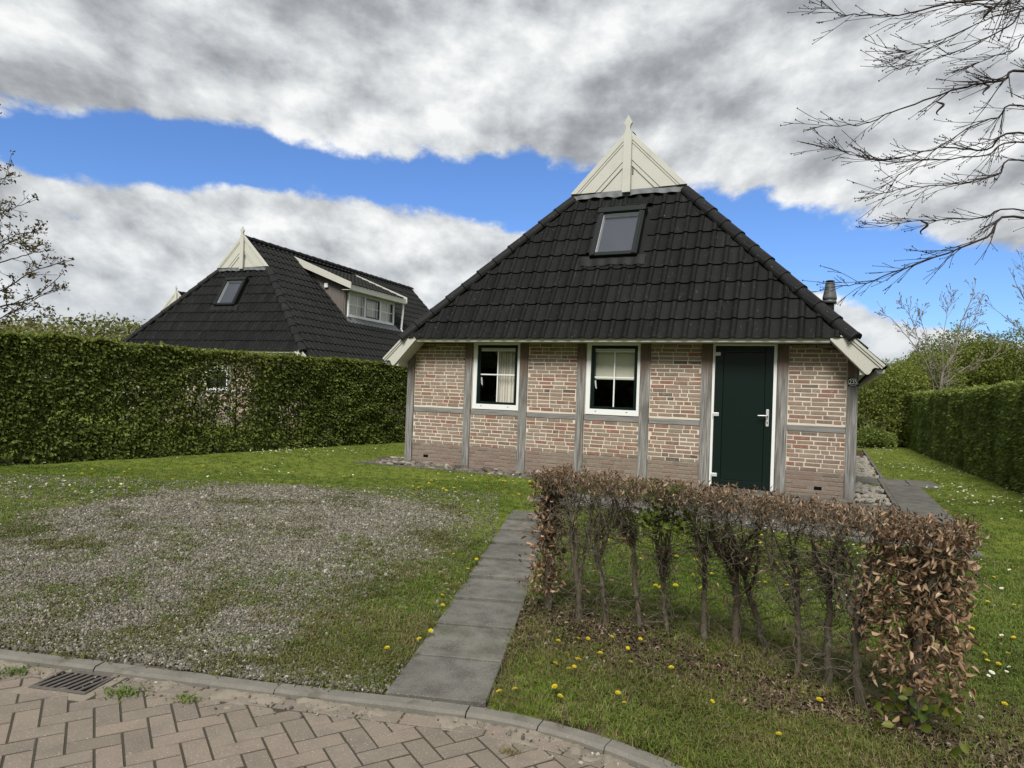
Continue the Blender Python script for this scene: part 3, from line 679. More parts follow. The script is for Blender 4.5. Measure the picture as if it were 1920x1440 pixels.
def clip3(V, F, planes):
    polys = [[V[i] for i in f] for f in F]
    for n, c in planes: polys = [q for q in (clip_poly(p, n, c) for p in polys) if len(q) >= 3]
    Vo = []; Fo = []
    for p in polys: o = len(Vo); Vo += [tuple(q) for q in p]; Fo.append([o + i for i in range(len(p))])
    return Vo, Fo
def lay_tiles(roof, o, ex, ey, wid, hgt, planes_fn, skip, m, single, order=None, offs=0.0, extra=None):
    """rows of interlocking tiles; `single` of them become objects, the rest one joined part"""
    en = np.cross(ex, ey); rows = int(math.ceil(hgt / GAUGE)); cols = int(math.ceil(wid / TW)) + 1; cand = []
    for r_ in range(rows):
        for c in range(-1, cols):
            b = o + ex * (c * TW + offs) + ey * (r_ * GAUGE); cen = b + ex * TW / 2 + ey * GAUGE / 2
            pl = planes_fn(r_ * GAUGE + GAUGE / 2)
            ds = [cen @ n - k for n, k in pl]
            if min(ds) < -.26 or skip(cen): continue
            A = np.array([ex, ey, en]).T; jit = np.array(Matrix.Rotation(random.uniform(-.006, .006), 3, 'Z') @ Matrix.Rotation(random.uniform(-.006, .006), 3, 'X'))
            M = A @ jit; Vw = TV @ M.T + b; out = [(n, k) for n, k in pl if (Vw @ n - k).min() < 0]
            if extra: out = out + extra(cen)
            cand.append((cen, M, b, out, Vw))
    if order: cand.sort(key=lambda t: order(t[0]))
    jv, jf, left = [], [], single
    for cen, M, b, out, Vw in cand:
        if out:
            V, F = clip3(list(Vw), TFc, out)
            if not F: continue
            if left > 0: np_obj('tile', V, F, m, roof); left -= 1
            else: q = len(jv); jv += V; jf += [[q + i for i in f] for f in F]
        elif left > 0:
            ob = link(bpy.data.objects.new('tile', TILE_ME[m]), roof); left -= 1
            ob.matrix_basis = Matrix([[*M[i], b[i]] for i in range(3)] + [[0, 0, 0, 1]])
        else: q = len(jv); jv += Vw.tolist(); jf += [[q + i for i in f] for f in TFc]
    if jv: tag(np_obj('tiles', jv, jf, m, roof), None, None, None, 'stuff')
    return left
def cap_mesh():
    V = []; F = []; n = 10
    st = [(0, .113), (.035, .113), (.04, .108), (.42, .101)]
    for y, r_ in st:
        for k in range(n + 1): a = -.25 + (math.pi + .5) * k / n; V.append((math.cos(a) * r_, y, math.sin(a) * r_ * .85))
    for s_ in range(len(st) - 1):
        for k in range(n): i = s_ * (n + 1) + k; F.append([i, i + 1, i + n + 2, i + n + 1])
    o = len(V); V.append((0, 0, .02))
    for k in range(n): F.append([k + 1, k, o])
    me = poly_mesh('hip_cap', V, F, 'hip_tile'); me.polygons.foreach_set('use_smooth', [len(f) == 4 for f in F]); return me
CAP = cap_mesh()
def lay_caps(roof, name, a, b, up):
    a = np.array(a, float); b = np.array(b, float); d = b - a; L = np.linalg.norm(d); d /= L; up = unit(np.array(up) - d * (np.array(up) @ d)); sd_ = np.cross(d, up); n = max(2, round(L / .375))
    for k in range(n):
        p = a + d * (L * k / n); ob = link(bpy.data.objects.new(name, CAP), roof)
        ob.matrix_basis = Matrix([[sd_[i], d[i], up[i], p[i] + up[i] * .004 * (k % 2)] for i in range(3)] + [[0, 0, 0, 1]]) @ Matrix.Rotation(R(-1.2), 4, 'X')

def brick_variant(i):
    r_ = np.random.default_rng(900 + i); j = lambda s: r_.uniform(-s, s)
    fr = [(-.5 + .018 + j(.01), 0 + j(.0015), -.5 + .07 + j(.05)), (.5 - .018 + j(.01), j(.0015), -.5 + .07 + j(.05)), (.5 - .018 + j(.01), j(.0015), .5 - .07 + j(.05)), (-.5 + .018 + j(.01), j(.0015), .5 - .07 + j(.05))]
    rim = [(-.5 + j(.006), .0050, -.5 + j(.04)), (.5 + j(.006), .0050, -.5 + j(.04)), (.5 + j(.006), .0055, .5 + j(.04)), (-.5 + j(.006), .0055, .5 + j(.04))]
    bk = [(x, .03, z) for x, _, z in rim]; V = fr + rim + bk; F = [[0, 1, 2, 3]]
    for k in range(4): F.append([4 + k, 4 + (k + 1) % 4, (k + 1) % 4, k]); F.append([8 + k, 8 + (k + 1) % 4, 4 + (k + 1) % 4, 4 + k])
    return np.array(V), F
BRV = [brick_variant(i) for i in range(8)]
BR_ME = [poly_mesh('brick', v, f, 'brick') for v, f in BRV]
def fill_bricks(x0, x1, z0, z1, out, hole=None):
    n = int((z1 - z0) / .0625); z = z1 - .0625 * .5
    for k in range(n + 1):
        if z < z0 + .02: break
        x = x0 - random.uniform(.0, .2)
        while x < x1:
            l = random.choice((.212, .212, .212, .212, .102)) + random.uniform(-.005, .005)
            a, b = max(x, x0 + .004), min(x + l, x1 - .004)
            if b - a > .03 and not (hole and a < hole[1] and b > hole[0] and hole[2] < z < hole[3]):
                if z < ZT + (min(-a, HW + a, -b, HW + b) - UO) * TS - .10: out.append((a, b, z + random.uniform(-.0015, .0015), .0505 + random.uniform(-.003, .002)))
            x += l + .0115
        z -= .0625
def lay_bricks(wall, lst, single, y=.03):
    lst = sorted(lst, key=lambda t: abs(t[0] + .8)); jv, jf, jr = [], [], []
    for k, (a, b, z, h) in enumerate(lst):
        i = random.randrange(8); yo = y + random.uniform(-.003, .002)
        if k < single:
            o = link(bpy.data.objects.new('brick', BR_ME[i]), wall); o.location = ((a + b) / 2, yo, z); o.scale = (b - a, 1, h)
        else:
            V = BRV[i][0] * (b - a, 1, h) + ((a + b) / 2, yo, z); q = len(jv); jv += V.tolist(); jf += [[q + t for t in f] for f in BRV[i][1]]; jr += [random.random()] * len(V)
    if jv: tag(np_obj('bricks', jv, jf, 'brick_mass', wall, {'rnd': jr}), None, None, None, 'stuff')

def window(root, u0, u1, kind, z0=.99, z1=2.14):
    """white frame, green sash, glass with white cross bars; u0 > u1 are the photograph's left and right edges"""
    a, b = -u0, -u1; w_ = MB(); fr = .075
    w_.box(a, a + fr, .02, .10, z0, z1).box(b - fr * .6, b, .02, .10, z0, z1).box(a + fr, b - fr * .6, .02, .10, z0, z0 + .09).box(a + fr, b - fr * .6, .02, .10, z1 - .035, z1)
    win = w_.build('window', 'white_plastic', root, .003)
    for q in (.2, .78): MB().box(a + (b - a) * q - .012, a + (b - a) * q + .012, .017, .022, z0 + .05, z0 + .062).build('drain_cap', 'lead', win)
    s0, s1, t0, t1 = a + fr + .003, b - fr * .6 - .003, z0 + .093, z1 - .038; k = .06
    MB().box(s0, s0 + k, .030, .085, t0, t1).box(s1 - k * .8, s1, .030, .085, t0, t1).box(s0 + k, s1 - k * .8, .030, .085, t0, t0 + .04).box(s0 + k, s1 - k * .8, .030, .085, t1 - .05, t1).build('sash', 'green_paint', win, .003)
    g0, g1, h0, h1 = s0 + k, s1 - k * .8, t0 + .04, t1 - .05
    MB().quad((g0, .056, h0), (g1, .056, h0), (g1, .056, h1), (g0, .056, h1)).build('glass', 'glass', win)
    MB().box(g0, g1, .040, .054, h1 - .055, h1 - .030).box(g0, g1, .036, .054, h1 - .025, h1).box(g0, g1, .05, .054, h1 - .03, h1 - .025).build('trickle_vent', 'steel', win, .002)
    cxm = (g0 + g1) / 2; cz = (h0 + h1) / 2 + .005
    MB().box(cxm - .011, cxm + .011, .044, .054, h0, h1 - .055).box(g0, cxm - .011, .045, .054, cz - .011, cz + .011).box(cxm + .011, g1, .045, .054, cz - .011, cz + .011).build('glazing_bar', 'white_plastic', win, .002)
    MB().pts8([(g0 + .012, .066, h0 + .30), (g0 + .03, .066, h0 + .28), (g0 + .012, .085, h0 + .30), (g0 + .03, .085, h0 + .28), (g0 - .004, .066, h0 + .42), (g0 + .016, .066, h0 + .42), (g0 - .004, .085, h0 + .42), (g0 + .016, .085, h0 + .42)]).build('window_handle', 'white_plastic', win)
    if kind == 'curtain':
        n = 90; xs_ = np.linspace(cxm - .02, g1 + .06, n); V = [(x, .15 + .022 * math.sin((x - cxm) * 115 + 1.2 * math.sin(x * 31)) + .008 * math.sin(x * 260), z) for z in (h0 - .02, h1 + .04) for x in xs_]
        cu = np_obj('curtain', V, [[i, i + 1, n + i + 1, n + i] for i in range(n - 1)], 'curtain', root, None, True); tag(cu, 'pale pleated curtain behind the right half of the pane')
    elif kind == 'blind':
        bl = MB().box(g0 - .03, g1 + .03, .12, .123, cz - .005, h1 + .05).box(g0 - .03, g1 + .03, .113, .13, cz - .03, cz - .005).build('roller_blind', 'blind_cream', root); tag(bl, 'cream roller blind lowered half way')
    return win

def skylight(root):
    c, s_ = math.cos(BF), math.sin(BF); ex = np.array([1, 0, 0.]); ey = np.array([0, c, s_]); en = np.array([0, -s_, c]); o = np.array([0, -OV, ZT])
    fn = lambda u, t, n: tuple(o + ex * (-u) + ey * t + en * n)
    T = lambda z: (z - ZT) / s_
    l, r_, b, t = 4.10, 3.285, T(3.58), T(4.42)
    sk = MB().box(l, l - .085, b, t, .0, .125).box(r_ + .085, r_, b, t, .0, .125).box(l - .085, r_ + .085, b, b + .075, .0, .12).box(l + .015, r_ - .015, t - .02, t + .095, .0, .15).build('skylight', 'grey_steel', root, .005, fn=fn)
    MB().box(l - .03, l - .095, b + .01, t - .02, .125, .136).box(r_ + .095, r_ + .03, b + .01, t - .02, .125, .136).build('cover_strip', 'grey_steel', sk, .003, fn=fn)
    gl, gr, gb, gt = l - .085, r_ + .085, b + .075, t - .02
    MB().box(gl, gl - .012, gb, gt, .006, .092).box(gr + .012, gr, gb, gt, .006, .092).box(gl, gr, gt - .012, gt, .006, .092).box(gl, gr, gb, gb + .012, .006, .092).build('reveal', 'white_plastic', sk, fn=fn)
    MB().quad((gl, gb, .10), (gl, gt, .10), (gr, gt, .10), (gr, gb, .10)).build('glass', 'glass', sk, fn=fn)
    MB().box(gl, gr, gb, gt, .004, .010).build('blind', 'blind_grey', sk, fn=fn)
    n = 64; V = []; F = []
    for q, (tt, amp, nn) in enumerate(((b + .03, 0, .06), (b - .05, .4, .055), (b - .16, 1, .036))):
        for k in range(n):
            u = l + .14 - (l - r_ + .28) * k / (n - 1); V.append(fn(u, tt + (.012 * math.sin(u * 9) if q == 2 else 0), nn + amp * .022 * (0.5 - .5 * math.cos(u / TW * 2 * math.pi + 1.0))))
    for q in range(2):
        for k in range(n - 1): F.append([q * n + k, q * n + k + 1, (q + 1) * n + k + 1, (q + 1) * n + k])
    np_obj('lead_apron', V, F, 'lead_dark', sk, None, True)
    return (l + .05, r_ - .05, b - .02, t + .09)

def gablet(root):
    """painted timber gable end with mouldings, centre post and pointed finial"""
    cx_ = -HW / 2; zb = 4.92; hb = (ZAP - zb) / TS; g = MB().prism([(cx_ - hb, zb), (cx_ + hb, zb), (cx_, ZAP)], GV, GV + .03, 'y').build('gable_board', 'cream_paint', root)
    for s_ in (-1, 1):
        def strip(d0, d1, y0, y1, nm):
            k = math.hypot(1, TS); f = lambda d: ZAP - d * k                       # offset of the sloping edge, d measured square to it
            pl = [(cx_, f(d0)), (cx_ + s_ * (f(d0) - zb) / TS, zb), (cx_ + s_ * (f(d1) - zb) / TS, zb), (cx_, f(d1))]
            MB().prism(pl, y0, y1, 'y').build(nm, 'cream_paint', g, .002)
        strip(-.05, .035, GV - .05, GV + .004, 'verge_moulding'); strip(.036, .072, GV - .040, GV, 'verge_moulding'); strip(.073, .28, GV - .030, GV, 'barge_board'); strip(.283, .35, GV - .018, GV, 'barge_board')
    fp = [(.073, 4.86), (.073, 5.83), (.062, 5.90), (.040, 5.955), (.036, 5.99), (.045, 6.03), (.074, 6.075), (.03, 6.16), (0, 6.215)]
    pl = [(cx_ + a, z) for a, z in fp] + [(cx_ - a, z) for a, z in fp[-2::-1]]
    MB().prism(pl, GV - .095, GV - .039, 'y').build('finial', 'cream_paint', g, .003)
    for q in range(14): MB().box(cx_ + .078, cx_ + .10, GV - .004, GV + .001, 5.18 + q * .0165, 5.188 + q * .0165).build('vent_slot', 'black_void', g)
    n = 160; V = []; F = []; half = hb + .06
    for q, (z, y, amp) in enumerate(((zb + .005, GV - .002, 0), (zb - .03, GV - .012, .15), (zb - .065, GV - .018, .6), (zb - .105, GV - .026, 1))):
        for k in range(n):
            x = cx_ - half + 2 * half * k / (n - 1); V.append((x, y - amp * .03 * (.5 - .5 * math.cos((x + HW - UO) / TW * 2 * math.pi + 1.6)), z + (.012 * math.sin(x * 7) + .006 * math.sin(x * 23) if q == 3 else 0)))
    for q in range(3):
        for k in range(n - 1): F.append([q * n + k, q * n + k + 1, (q + 1) * n + k + 1, (q + 1) * n + k])
    np_obj('lead_flashing', V, F, 'lead', root, None, True)

def barge(root, side):
    """sloping board that closes the low side eave; side +1 right, -1 left"""
    X = (lambda u: -u) if side > 0 else (lambda u: -(HW - u))
    pl = [(.16, 2.235), (-.275, 1.825), (-.225, 1.785), (-.18, 1.795), (-.15, 1.775), (-.135, 1.74), (-.115, 1.71), (-.085, 1.70), (-.06, 1.715), (.37, 2.165), (.37, 2.20), (.2, 2.235)]
    b = MB().prism([(X(u), z) for u, z in pl], -.335, -.305, 'y').build('barge_board', 'cream_paint', root, .003)
    for d0, d1, y in ((-.005, .03, -.362), (.036, .06, -.350)):
        k = 1 / math.hypot(1, .943); o = lambda u, z, d: (X(u + d * .943 * k), z - d * k)
        MB().prism([o(.13, 2.227, d0), o(-.30, 1.822, d0), o(-.30, 1.822, d1), o(.13, 2.227, d1)], y, -.335, 'y').build('moulding', 'cream_paint', b, .002)
    sl_ = .99; n0 = lambda u, z, y: (X(u), y, z)
    MB().pts8([n0(.40, 2.185, -.304), n0(-.07, 1.712, -.304), n0(.40, 2.185, .0), n0(-.07, 1.712, .0), n0(.40, 2.215, -.304), n0(-.07, 1.742, -.304), n0(.40, 2.215, .0), n0(-.07, 1.742, .0)]).build('soffit_panel', 'cream_paint', root)
    # eave box and gutter running back along the side
    MB().pts8([n0(-.065, 1.70, -.30), n0(0, 1.70, -.30), n0(-.065, 1.70, LEN), n0(0, 1.70, LEN), n0(-.065, 1.742, -.30), n0(0, 1.80, -.30), n0(-.065, 1.742, LEN), n0(0, 1.80, LEN)]).build('eave_box', 'cream_paint', root)
    V = []; F = []; n = 10
    for y in (-.26, LEN + .2):
        for r_ in (.062, .055):
            for k in range(n + 1): a = math.pi * (1 + k / n); V.append((X(-.245 + math.cos(a) * r_ ), y, 1.775 + math.sin(a) * r_))
    m_ = n + 1
    for k in range(n): F += [[k, k + 1, 2 * m_ + k + 1, 2 * m_ + k], [m_ + k, m_ + k + 1, 3 * m_ + k + 1, 3 * m_ + k], [k, k + 1, m_ + k + 1, m_ + k]]
    F.append(list(range(m_)))
    gt = np_obj('gutter', V, F, 'white_plastic', root, None, True)
    pts = np.array([(X(-.245), 11.0, 1.715), (X(-.245), 11.0, 1.66), (X(-.09), 11.0, 1.56), (X(-.055), 11.0, 1.50), (X(-.055), 11.0, -.1)]); tubes('downpipe', [(pts, np.full(5, .035))], 'white_plastic', root, 10)

def flue(root):
    c = (-.43, 4.0); m = 18
    def lathe(prof, nm, mt, par):
        V = []; F = []
        for r_, z in prof:
            for k in range(m): a = 2 * math.pi * k / m; V.append((c[0] + r_ * math.cos(a), c[1] + r_ * math.sin(a), z))
        for i in range(len(prof) - 1):
            for k in range(m): F.append([i * m + k, i * m + (k + 1) % m, (i + 1) * m + (k + 1) % m, (i + 1) * m + k])
        o = np_obj(nm, V, F, mt, par, None, True); return o
    p = lathe([(.085, 2.4), (.085, 3.28)], 'flue', 'hip_tile', root)
    lathe([(.10, 3.24), (.125, 3.24), (.125, 3.29), (.115, 3.30), (.118, 3.31), (.128, 3.315), (.128, 3.36), (.10, 3.50), (.085, 3.62), (.085, 3.645), (0.0, 3.645)], 'cowl', 'flue_metal', p)
    lathe([(.03, 3.645), (.03, 3.665), (.082, 3.668), (.085, 3.676), (.06, 3.685), (0, 3.69)], 'rain_cap', 'hip_tile', p)

def cottage(loc, yaw, label, detail):
    root = empty('brick_cottage', loc, -yaw); tag(root, label, 'cottage')
    main = detail == 'main'
    # --- brick infill between the posts
    wall = MB().box(-HW + .02, -.02, .036, .12, -.15, 2.12)
    ops = [(-6.045, -5.145, .95, 2.15), (-3.965, -3.07, .95, 2.15), (-1.965, -1.055, -.2, 2.15)]
    wv = MB(); xs_ = sorted([-HW + .02, -.02] + [v for o in ops for v in o[:2]])
    for a, b in zip(xs_[:-1], xs_[1:]):
        o = [q for q in ops if q[0] <= a + 1e-6 and q[1] >= b - 1e-6]
        if o:
            if o[0][2] > 0: wv.box(a, b, .0335, .12, -.15, o[0][2])
        else:
            za = min(2.13, ZT + (min(-a, HW + a) - UO) * TS - .09); zb_ = min(2.13, ZT + (min(-b, HW + b) - UO) * TS - .09)
            wv.pts8([(a, .0335, -.15), (b, .0335, -.15), (a, .12, -.15), (b, .12, -.15), (a, .0335, za), (b, .0335, zb_), (a, .12, za), (b, .12, zb_)])
    wall = wv.build('front_wall', 'mortar', root)
    lst = []
    for i in range(7):
        x0, x1 = -POSTS[i][1] + .003, -POSTS[i + 1][0] - .003
        if i in (1, 3): fill_bricks(x0, x1, -.06, .892, lst)
        elif i != 5:
            hole = (-7.0, -6.86, .07, .13) if i == 0 else ((-.55, -.40, .06, .12) if i == 6 else None)
            fill_bricks(x0, x1, -.06, .892, lst, hole); fill_bricks(x0, x1, .982, 2.13, lst)
    lay_bricks(wall, lst, 300 if main else 0)
    for a in (-6.94, -.475): MB().box(a - .05, a + .05, .032, .040, .075, .125).build('air_vent', 'black_void', wall)
    for i, (l, r_) in enumerate(POSTS):
        top = 1.93 if i in (0, 7) else 2.133
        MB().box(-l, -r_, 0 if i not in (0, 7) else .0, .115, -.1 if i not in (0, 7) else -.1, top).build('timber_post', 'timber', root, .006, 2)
        if i < 7 and i != 5: MB().box(-r_ + .002, -POSTS[i + 1][0] - .002, .022, .11, .893, .98).build('timber_rail', 'timber_rail', root, .005)
    # --- other walls
    bw = MB().box(-.03, -.015, .10, LEN, -.15, 1.85).box(-HW + .015, -HW + .03, .10, LEN, -.15, 1.85).box(-HW + .03, -.03, LEN - .03, LEN, -.15, 2.1).build('side_wall', 'brick_mass', root)
    for k in range(1, 12):
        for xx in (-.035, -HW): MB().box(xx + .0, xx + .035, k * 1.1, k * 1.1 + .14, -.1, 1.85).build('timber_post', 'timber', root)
    MB().box(-HW + .04, -.04, .13, LEN - .04, .0, .02).build('floor', 'room_dark', root)
    MB().box(-HW + .04, -.04, 4.0, 4.1, .02, 2.3).build('inner_wall', 'room_dark', root)
    # --- joinery
    window(root, 6.03, 5.142, 'curtain'); window(root, 3.955, 3.07, 'blind')
    fr = MB().box(-1.968, -1.932, .02, .10, 0, 2.133).box(-1.105, -1.06, .02, .10, 0, 2.133).box(-1.932, -1.105, .02, .10, 2.108, 2.133).build('door_frame', 'white_plastic', root, .003)
    x0, x1, z0, z1 = -1.930, -1.107, .012, 2.106
    dv = MB().box(x0, x0 + .118, .045, .09, z0, z1).box(x1 - .112, x1, .045, .09, z0, z1).box(x0 + .118, x1 - .112, .045, .09, z0, z0 + .10).box(x0 + .118, x1 - .112, .045, .09, z1 - .09, z1).build('door', 'green_paint', root, .005)
    MB().box(x0 + .122, x1 - .116, .054, .08, z0 + .104, z1 - .094).build('door_panel', 'green_paint', dv, .003); MB().box(x0 + .1, x1 - .1, .066, .082, z0 + .09, z1 - .08).build('panel_groove', 'black_void', dv)
    for z in (1.985, 1.08, .178): MB().box(x0 - .012, x0 + .075, .022, .043, z - .027, z + .027).box(x0 - .02, x0, .016, .03, z - .07, z + .02).build('hinge', 'steel', dv, .006, 2)
    MB().box(-1.192, -1.152, .032, .044, .935, 1.185).build('handle_plate', 'steel', dv, .01, 3)
    tubes('lever', [(np.array([(-1.172, .04, 1.09), (-1.172, -.005, 1.09), (-1.19, -.018, 1.09), (-1.30, -.018, 1.088)]), np.array([.011, .011, .011, .009]))], 'steel', dv, 8)
    MB().box(-1.178, -1.166, .029, .033, .975, 1.005).build('keyhole', 'black_void', dv)
    MB().box(-2.0, -1.04, -.12, .06, -.06, .0).build('doorstep', 'slab', root, .006)
    # --- eaves
    MB().box(-HW + .37, -.37, -.30, -.275, 2.132, 2.205).build('fascia', 'cream_paint', root, .003)
    MB().box(-HW + .37, -.37, -.273, .10, 2.136, 2.146).build('soffit', 'cream_paint', root)
    for s_ in (1, -1): barge(root, s_)
    # --- roof
    H_ = (ZTOP - ZT) / math.sin(BF); LS0 = -.285; zs0 = ZT + (LS0 - UO) * TS; HS = (ZR - zs0) / math.sin(AS)
    rv = MB(); dz = -.02; w0, w1 = -HW + UO, -UO; g0, g1 = -HW + UT, -UT
    bk = LEN + OV; bt = LEN - VT
    rv.quad((w0, -OV, ZT + dz), (w1, -OV, ZT + dz), (g1, VT, ZTOP + dz), (g0, VT, ZTOP + dz))
    rv.quad((w1, bk, ZT + dz), (w0, bk, ZT + dz), (g0, bt, ZTOP + dz), (g1, bt, ZTOP + dz))
    for sg in (1, -1):
        X = (lambda u: -u) if sg > 0 else (lambda u: -(HW - u)); gvf = GV + .003
        rv.quad((X(LS0), -.31, zs0 + dz), (X(LS0), bk, zs0 + dz), (X(UO), bk, ZT + dz), (X(UO), -.31, ZT + dz))
        rv.quad((X(UO), -OV, ZT + dz), (X(UO), bk, ZT + dz), (X(UT), bt, ZTOP + dz), (X(UT), VT, ZTOP + dz))
        rv.quad((X(UT), gvf, ZTOP + dz), (X(UT), LEN - gvf, ZTOP + dz), (X(HW / 2), LEN - gvf, ZR + dz), (X(HW / 2), gvf, ZR + dz))
        rv.quad((X(UT), LEN - gvf, ZTOP + dz), (X(HW / 2), LEN - gvf, ZTOP + dz), (X(HW / 2), LEN - gvf, ZR + dz))
    me = bpy.data.meshes.new('roof'); me.from_pydata(rv.v, [], rv.f); me.materials.append(MATS['roof_tile']); roof = link(bpy.data.objects.new('roof', me), root)
    hipn = lambda a, b, inside: (lambda n: (n if n @ (inside - a) > 0 else -n))(unit(np.cross(b - a, np.array([0, 0, 1.]))))
    A = np.array
    hl0, hl1 = A([w0, -OV, ZT]), A([g0, VT, ZTOP]); hr0, hr1 = A([w1, -OV, ZT]), A([g1, VT, ZTOP]); cen = A([-HW / 2, -OV, ZT])
    nl = hipn(hl0, hl1, cen); nr = hipn(hr0, hr1, cen); top = (A([0, 0, -1.]), -(ZTOP + .12))
    fp = [(nl, nl @ hl0 + .02), (nr, nr @ hr0 + .02), top]
    sk = skylight(root) if detail != 'far' else (9, 9, 9, 9)
    def skipf(c):
        u = -c[0]; t = (c[2] - ZT) / math.sin(BF); return sk[1] < u < sk[0] and sk[2] < t < sk[3]
    eyf = A([0, math.cos(BF), math.sin(BF)])
    def exf(c):                                          # tiles are cut where they run under the skylight frame
        t = (c[2] - ZT) / math.sin(BF); return [(-eyf, -(eyf @ A([0, -OV, ZT]) + sk[2] + .05))] if sk[1] - .1 < -c[0] < sk[0] + .1 and sk[2] - .4 < t < sk[2] + .02 else []
    left = lay_tiles(roof, A([w0 - .02, -OV - .03 * math.cos(BF), ZT - .03 * math.sin(BF)]), A([1., 0, 0]), eyf, w1 - w0 + .04, H_ + .08, lambda t: fp, skipf, 'roof_tile', 300 if detail != 'far' else 0, None, 0.0, exf)
    dorm = detail == 'dormer'
    for sg in (1, -1):
        ey = A([-math.cos(AS) * sg, 0, math.sin(AS)]); xe = -LS0 if sg > 0 else -(HW - LS0); ex = A([0, 1., 0]) * sg
        o = A([xe, -.31 if sg > 0 else bk, zs0]) - ey * .03
        h0, h1 = (hr0, hr1) if sg > 0 else (hl0, hl1); ins = A([h0[0], 5., ZT]); nh = hipn(h0, h1, ins); nb = A([nh[0], -nh[1], 0]); b0 = A([h0[0], bk, ZT])
        pv0 = (A([0, 1., 0]), GV + .004); pv1 = (A([0, -1., 0]), -(LEN - GV - .004)); e0 = (A([0, 1., 0]), -.31); e1_ = (A([0, -1., 0]), -bk)
        rt = (A([0, 0, -1.]), -(ZR + .03))
        def pf(t, nh=nh, h0=h0, nb=nb, b0=b0):
            z = zs0 + t * math.sin(AS)
            if z < ZT - .05: return [e0, e1_]
            if z < ZTOP + .02: return [(nh, nh @ h0 + .02), (nb, nb @ b0 + .02), e0, e1_]
            return [pv0, pv1, rt]
        sk2 = (lambda c: 3.72 < c[1] < 6.75 and 1.50 < -c[0] < 3.45) if dorm and sg > 0 else (lambda c: False)
        left2 = left if (dorm and sg > 0) else 0
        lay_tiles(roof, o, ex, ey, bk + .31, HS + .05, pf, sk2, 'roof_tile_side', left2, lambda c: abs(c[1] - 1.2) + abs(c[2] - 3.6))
    nf = A([0, -math.sin(BF), math.cos(BF)])
    for a, b, sg in ((hr0, hr1, 1), (hl0, hl1, -1)):
        ns = A([math.sin(AS) * sg, 0, math.cos(AS)]); up = unit(nf + ns); d = unit(b - a); lay_caps(roof, 'hip_cap', a - d * .06 + up * .015, b + up * .015, up)
        a2, b2 = A([a[0], bk, a[2]]), A([b[0], bt, b[2]]); up2 = up * (1, -1, 1); lay_caps(roof, 'hip_cap', a2 + up2 * .015, b2 + up2 * .015, up2)
    lay_caps(roof, 'ridge_cap', (-HW / 2, GV + .02, ZR + .02), (-HW / 2, LEN - GV, ZR + .02), (0, 0, 1.))
    gablet(root)
    if main: flue(root)
    return root

main = cottage(tuple(HO), YAW, 'nearest brick cottage with dark green door, timber posts and black tiled roof', 'main')
# number plate on the right corner post
pl = MB().box(-.134, -.004, -.008, -.002, 1.553, 1.665).build('number_plate', 'sign_enamel', main, .002); tag(pl, 'dark enamel house number plate reading 235')
c8 = .022; a0, a1, b0, b1 = -.128, -.010, 1.559, 1.659
ring = lambda e: [(a0 + e, b0 + c8), (a0 + c8, b0 + c8 * .4 + e), (a0 + c8, b0 + e), (a1 - c8, b0 + e), (a1 - c8, b0 + c8 * .4 + e), (a1 - e, b0 + c8), (a1 - e, b1 - c8), (a1 - c8, b1 - c8 * .4 - e), (a1 - c8, b1 - e), (a0 + c8, b1 - e), (a0 + c8, b1 - c8 * .4 - e), (a0 + e, b1 - c8)]
r0, r1 = ring(.0), ring(.004); V = [(x, -.0095, z) for x, z in r0 + r1]; np_obj('border', V, [[i, (i + 1) % 12, 12 + (i + 1) % 12, 12 + i] for i in range(12)], 'sign_white', pl)
cu = bpy.data.curves.new('digits', 'FONT'); cu.body = '235'; cu.size = .098; cu.align_x = 'CENTER'; cu.align_y = 'CENTER'; cu.extrude = .001; cu.offset = .0012; cu.space_character = .88
to = bpy.data.objects.new('digits', cu); COL.objects.link(to); dg = bpy.context.evaluated_depsgraph_get(); tm = bpy.data.meshes.new_from_object(to.evaluated_get(dg)); bpy.data.objects.remove(to)
tm.materials.clear(); tm.materials.append(MATS['sign_white']); do = link(bpy.data.objects.new('digits', tm), pl); do.location = (-.069, -.0095, 1.609); do.rotation_euler = (R(90), 0, 0); do.scale = (.80, 1.0, 1)

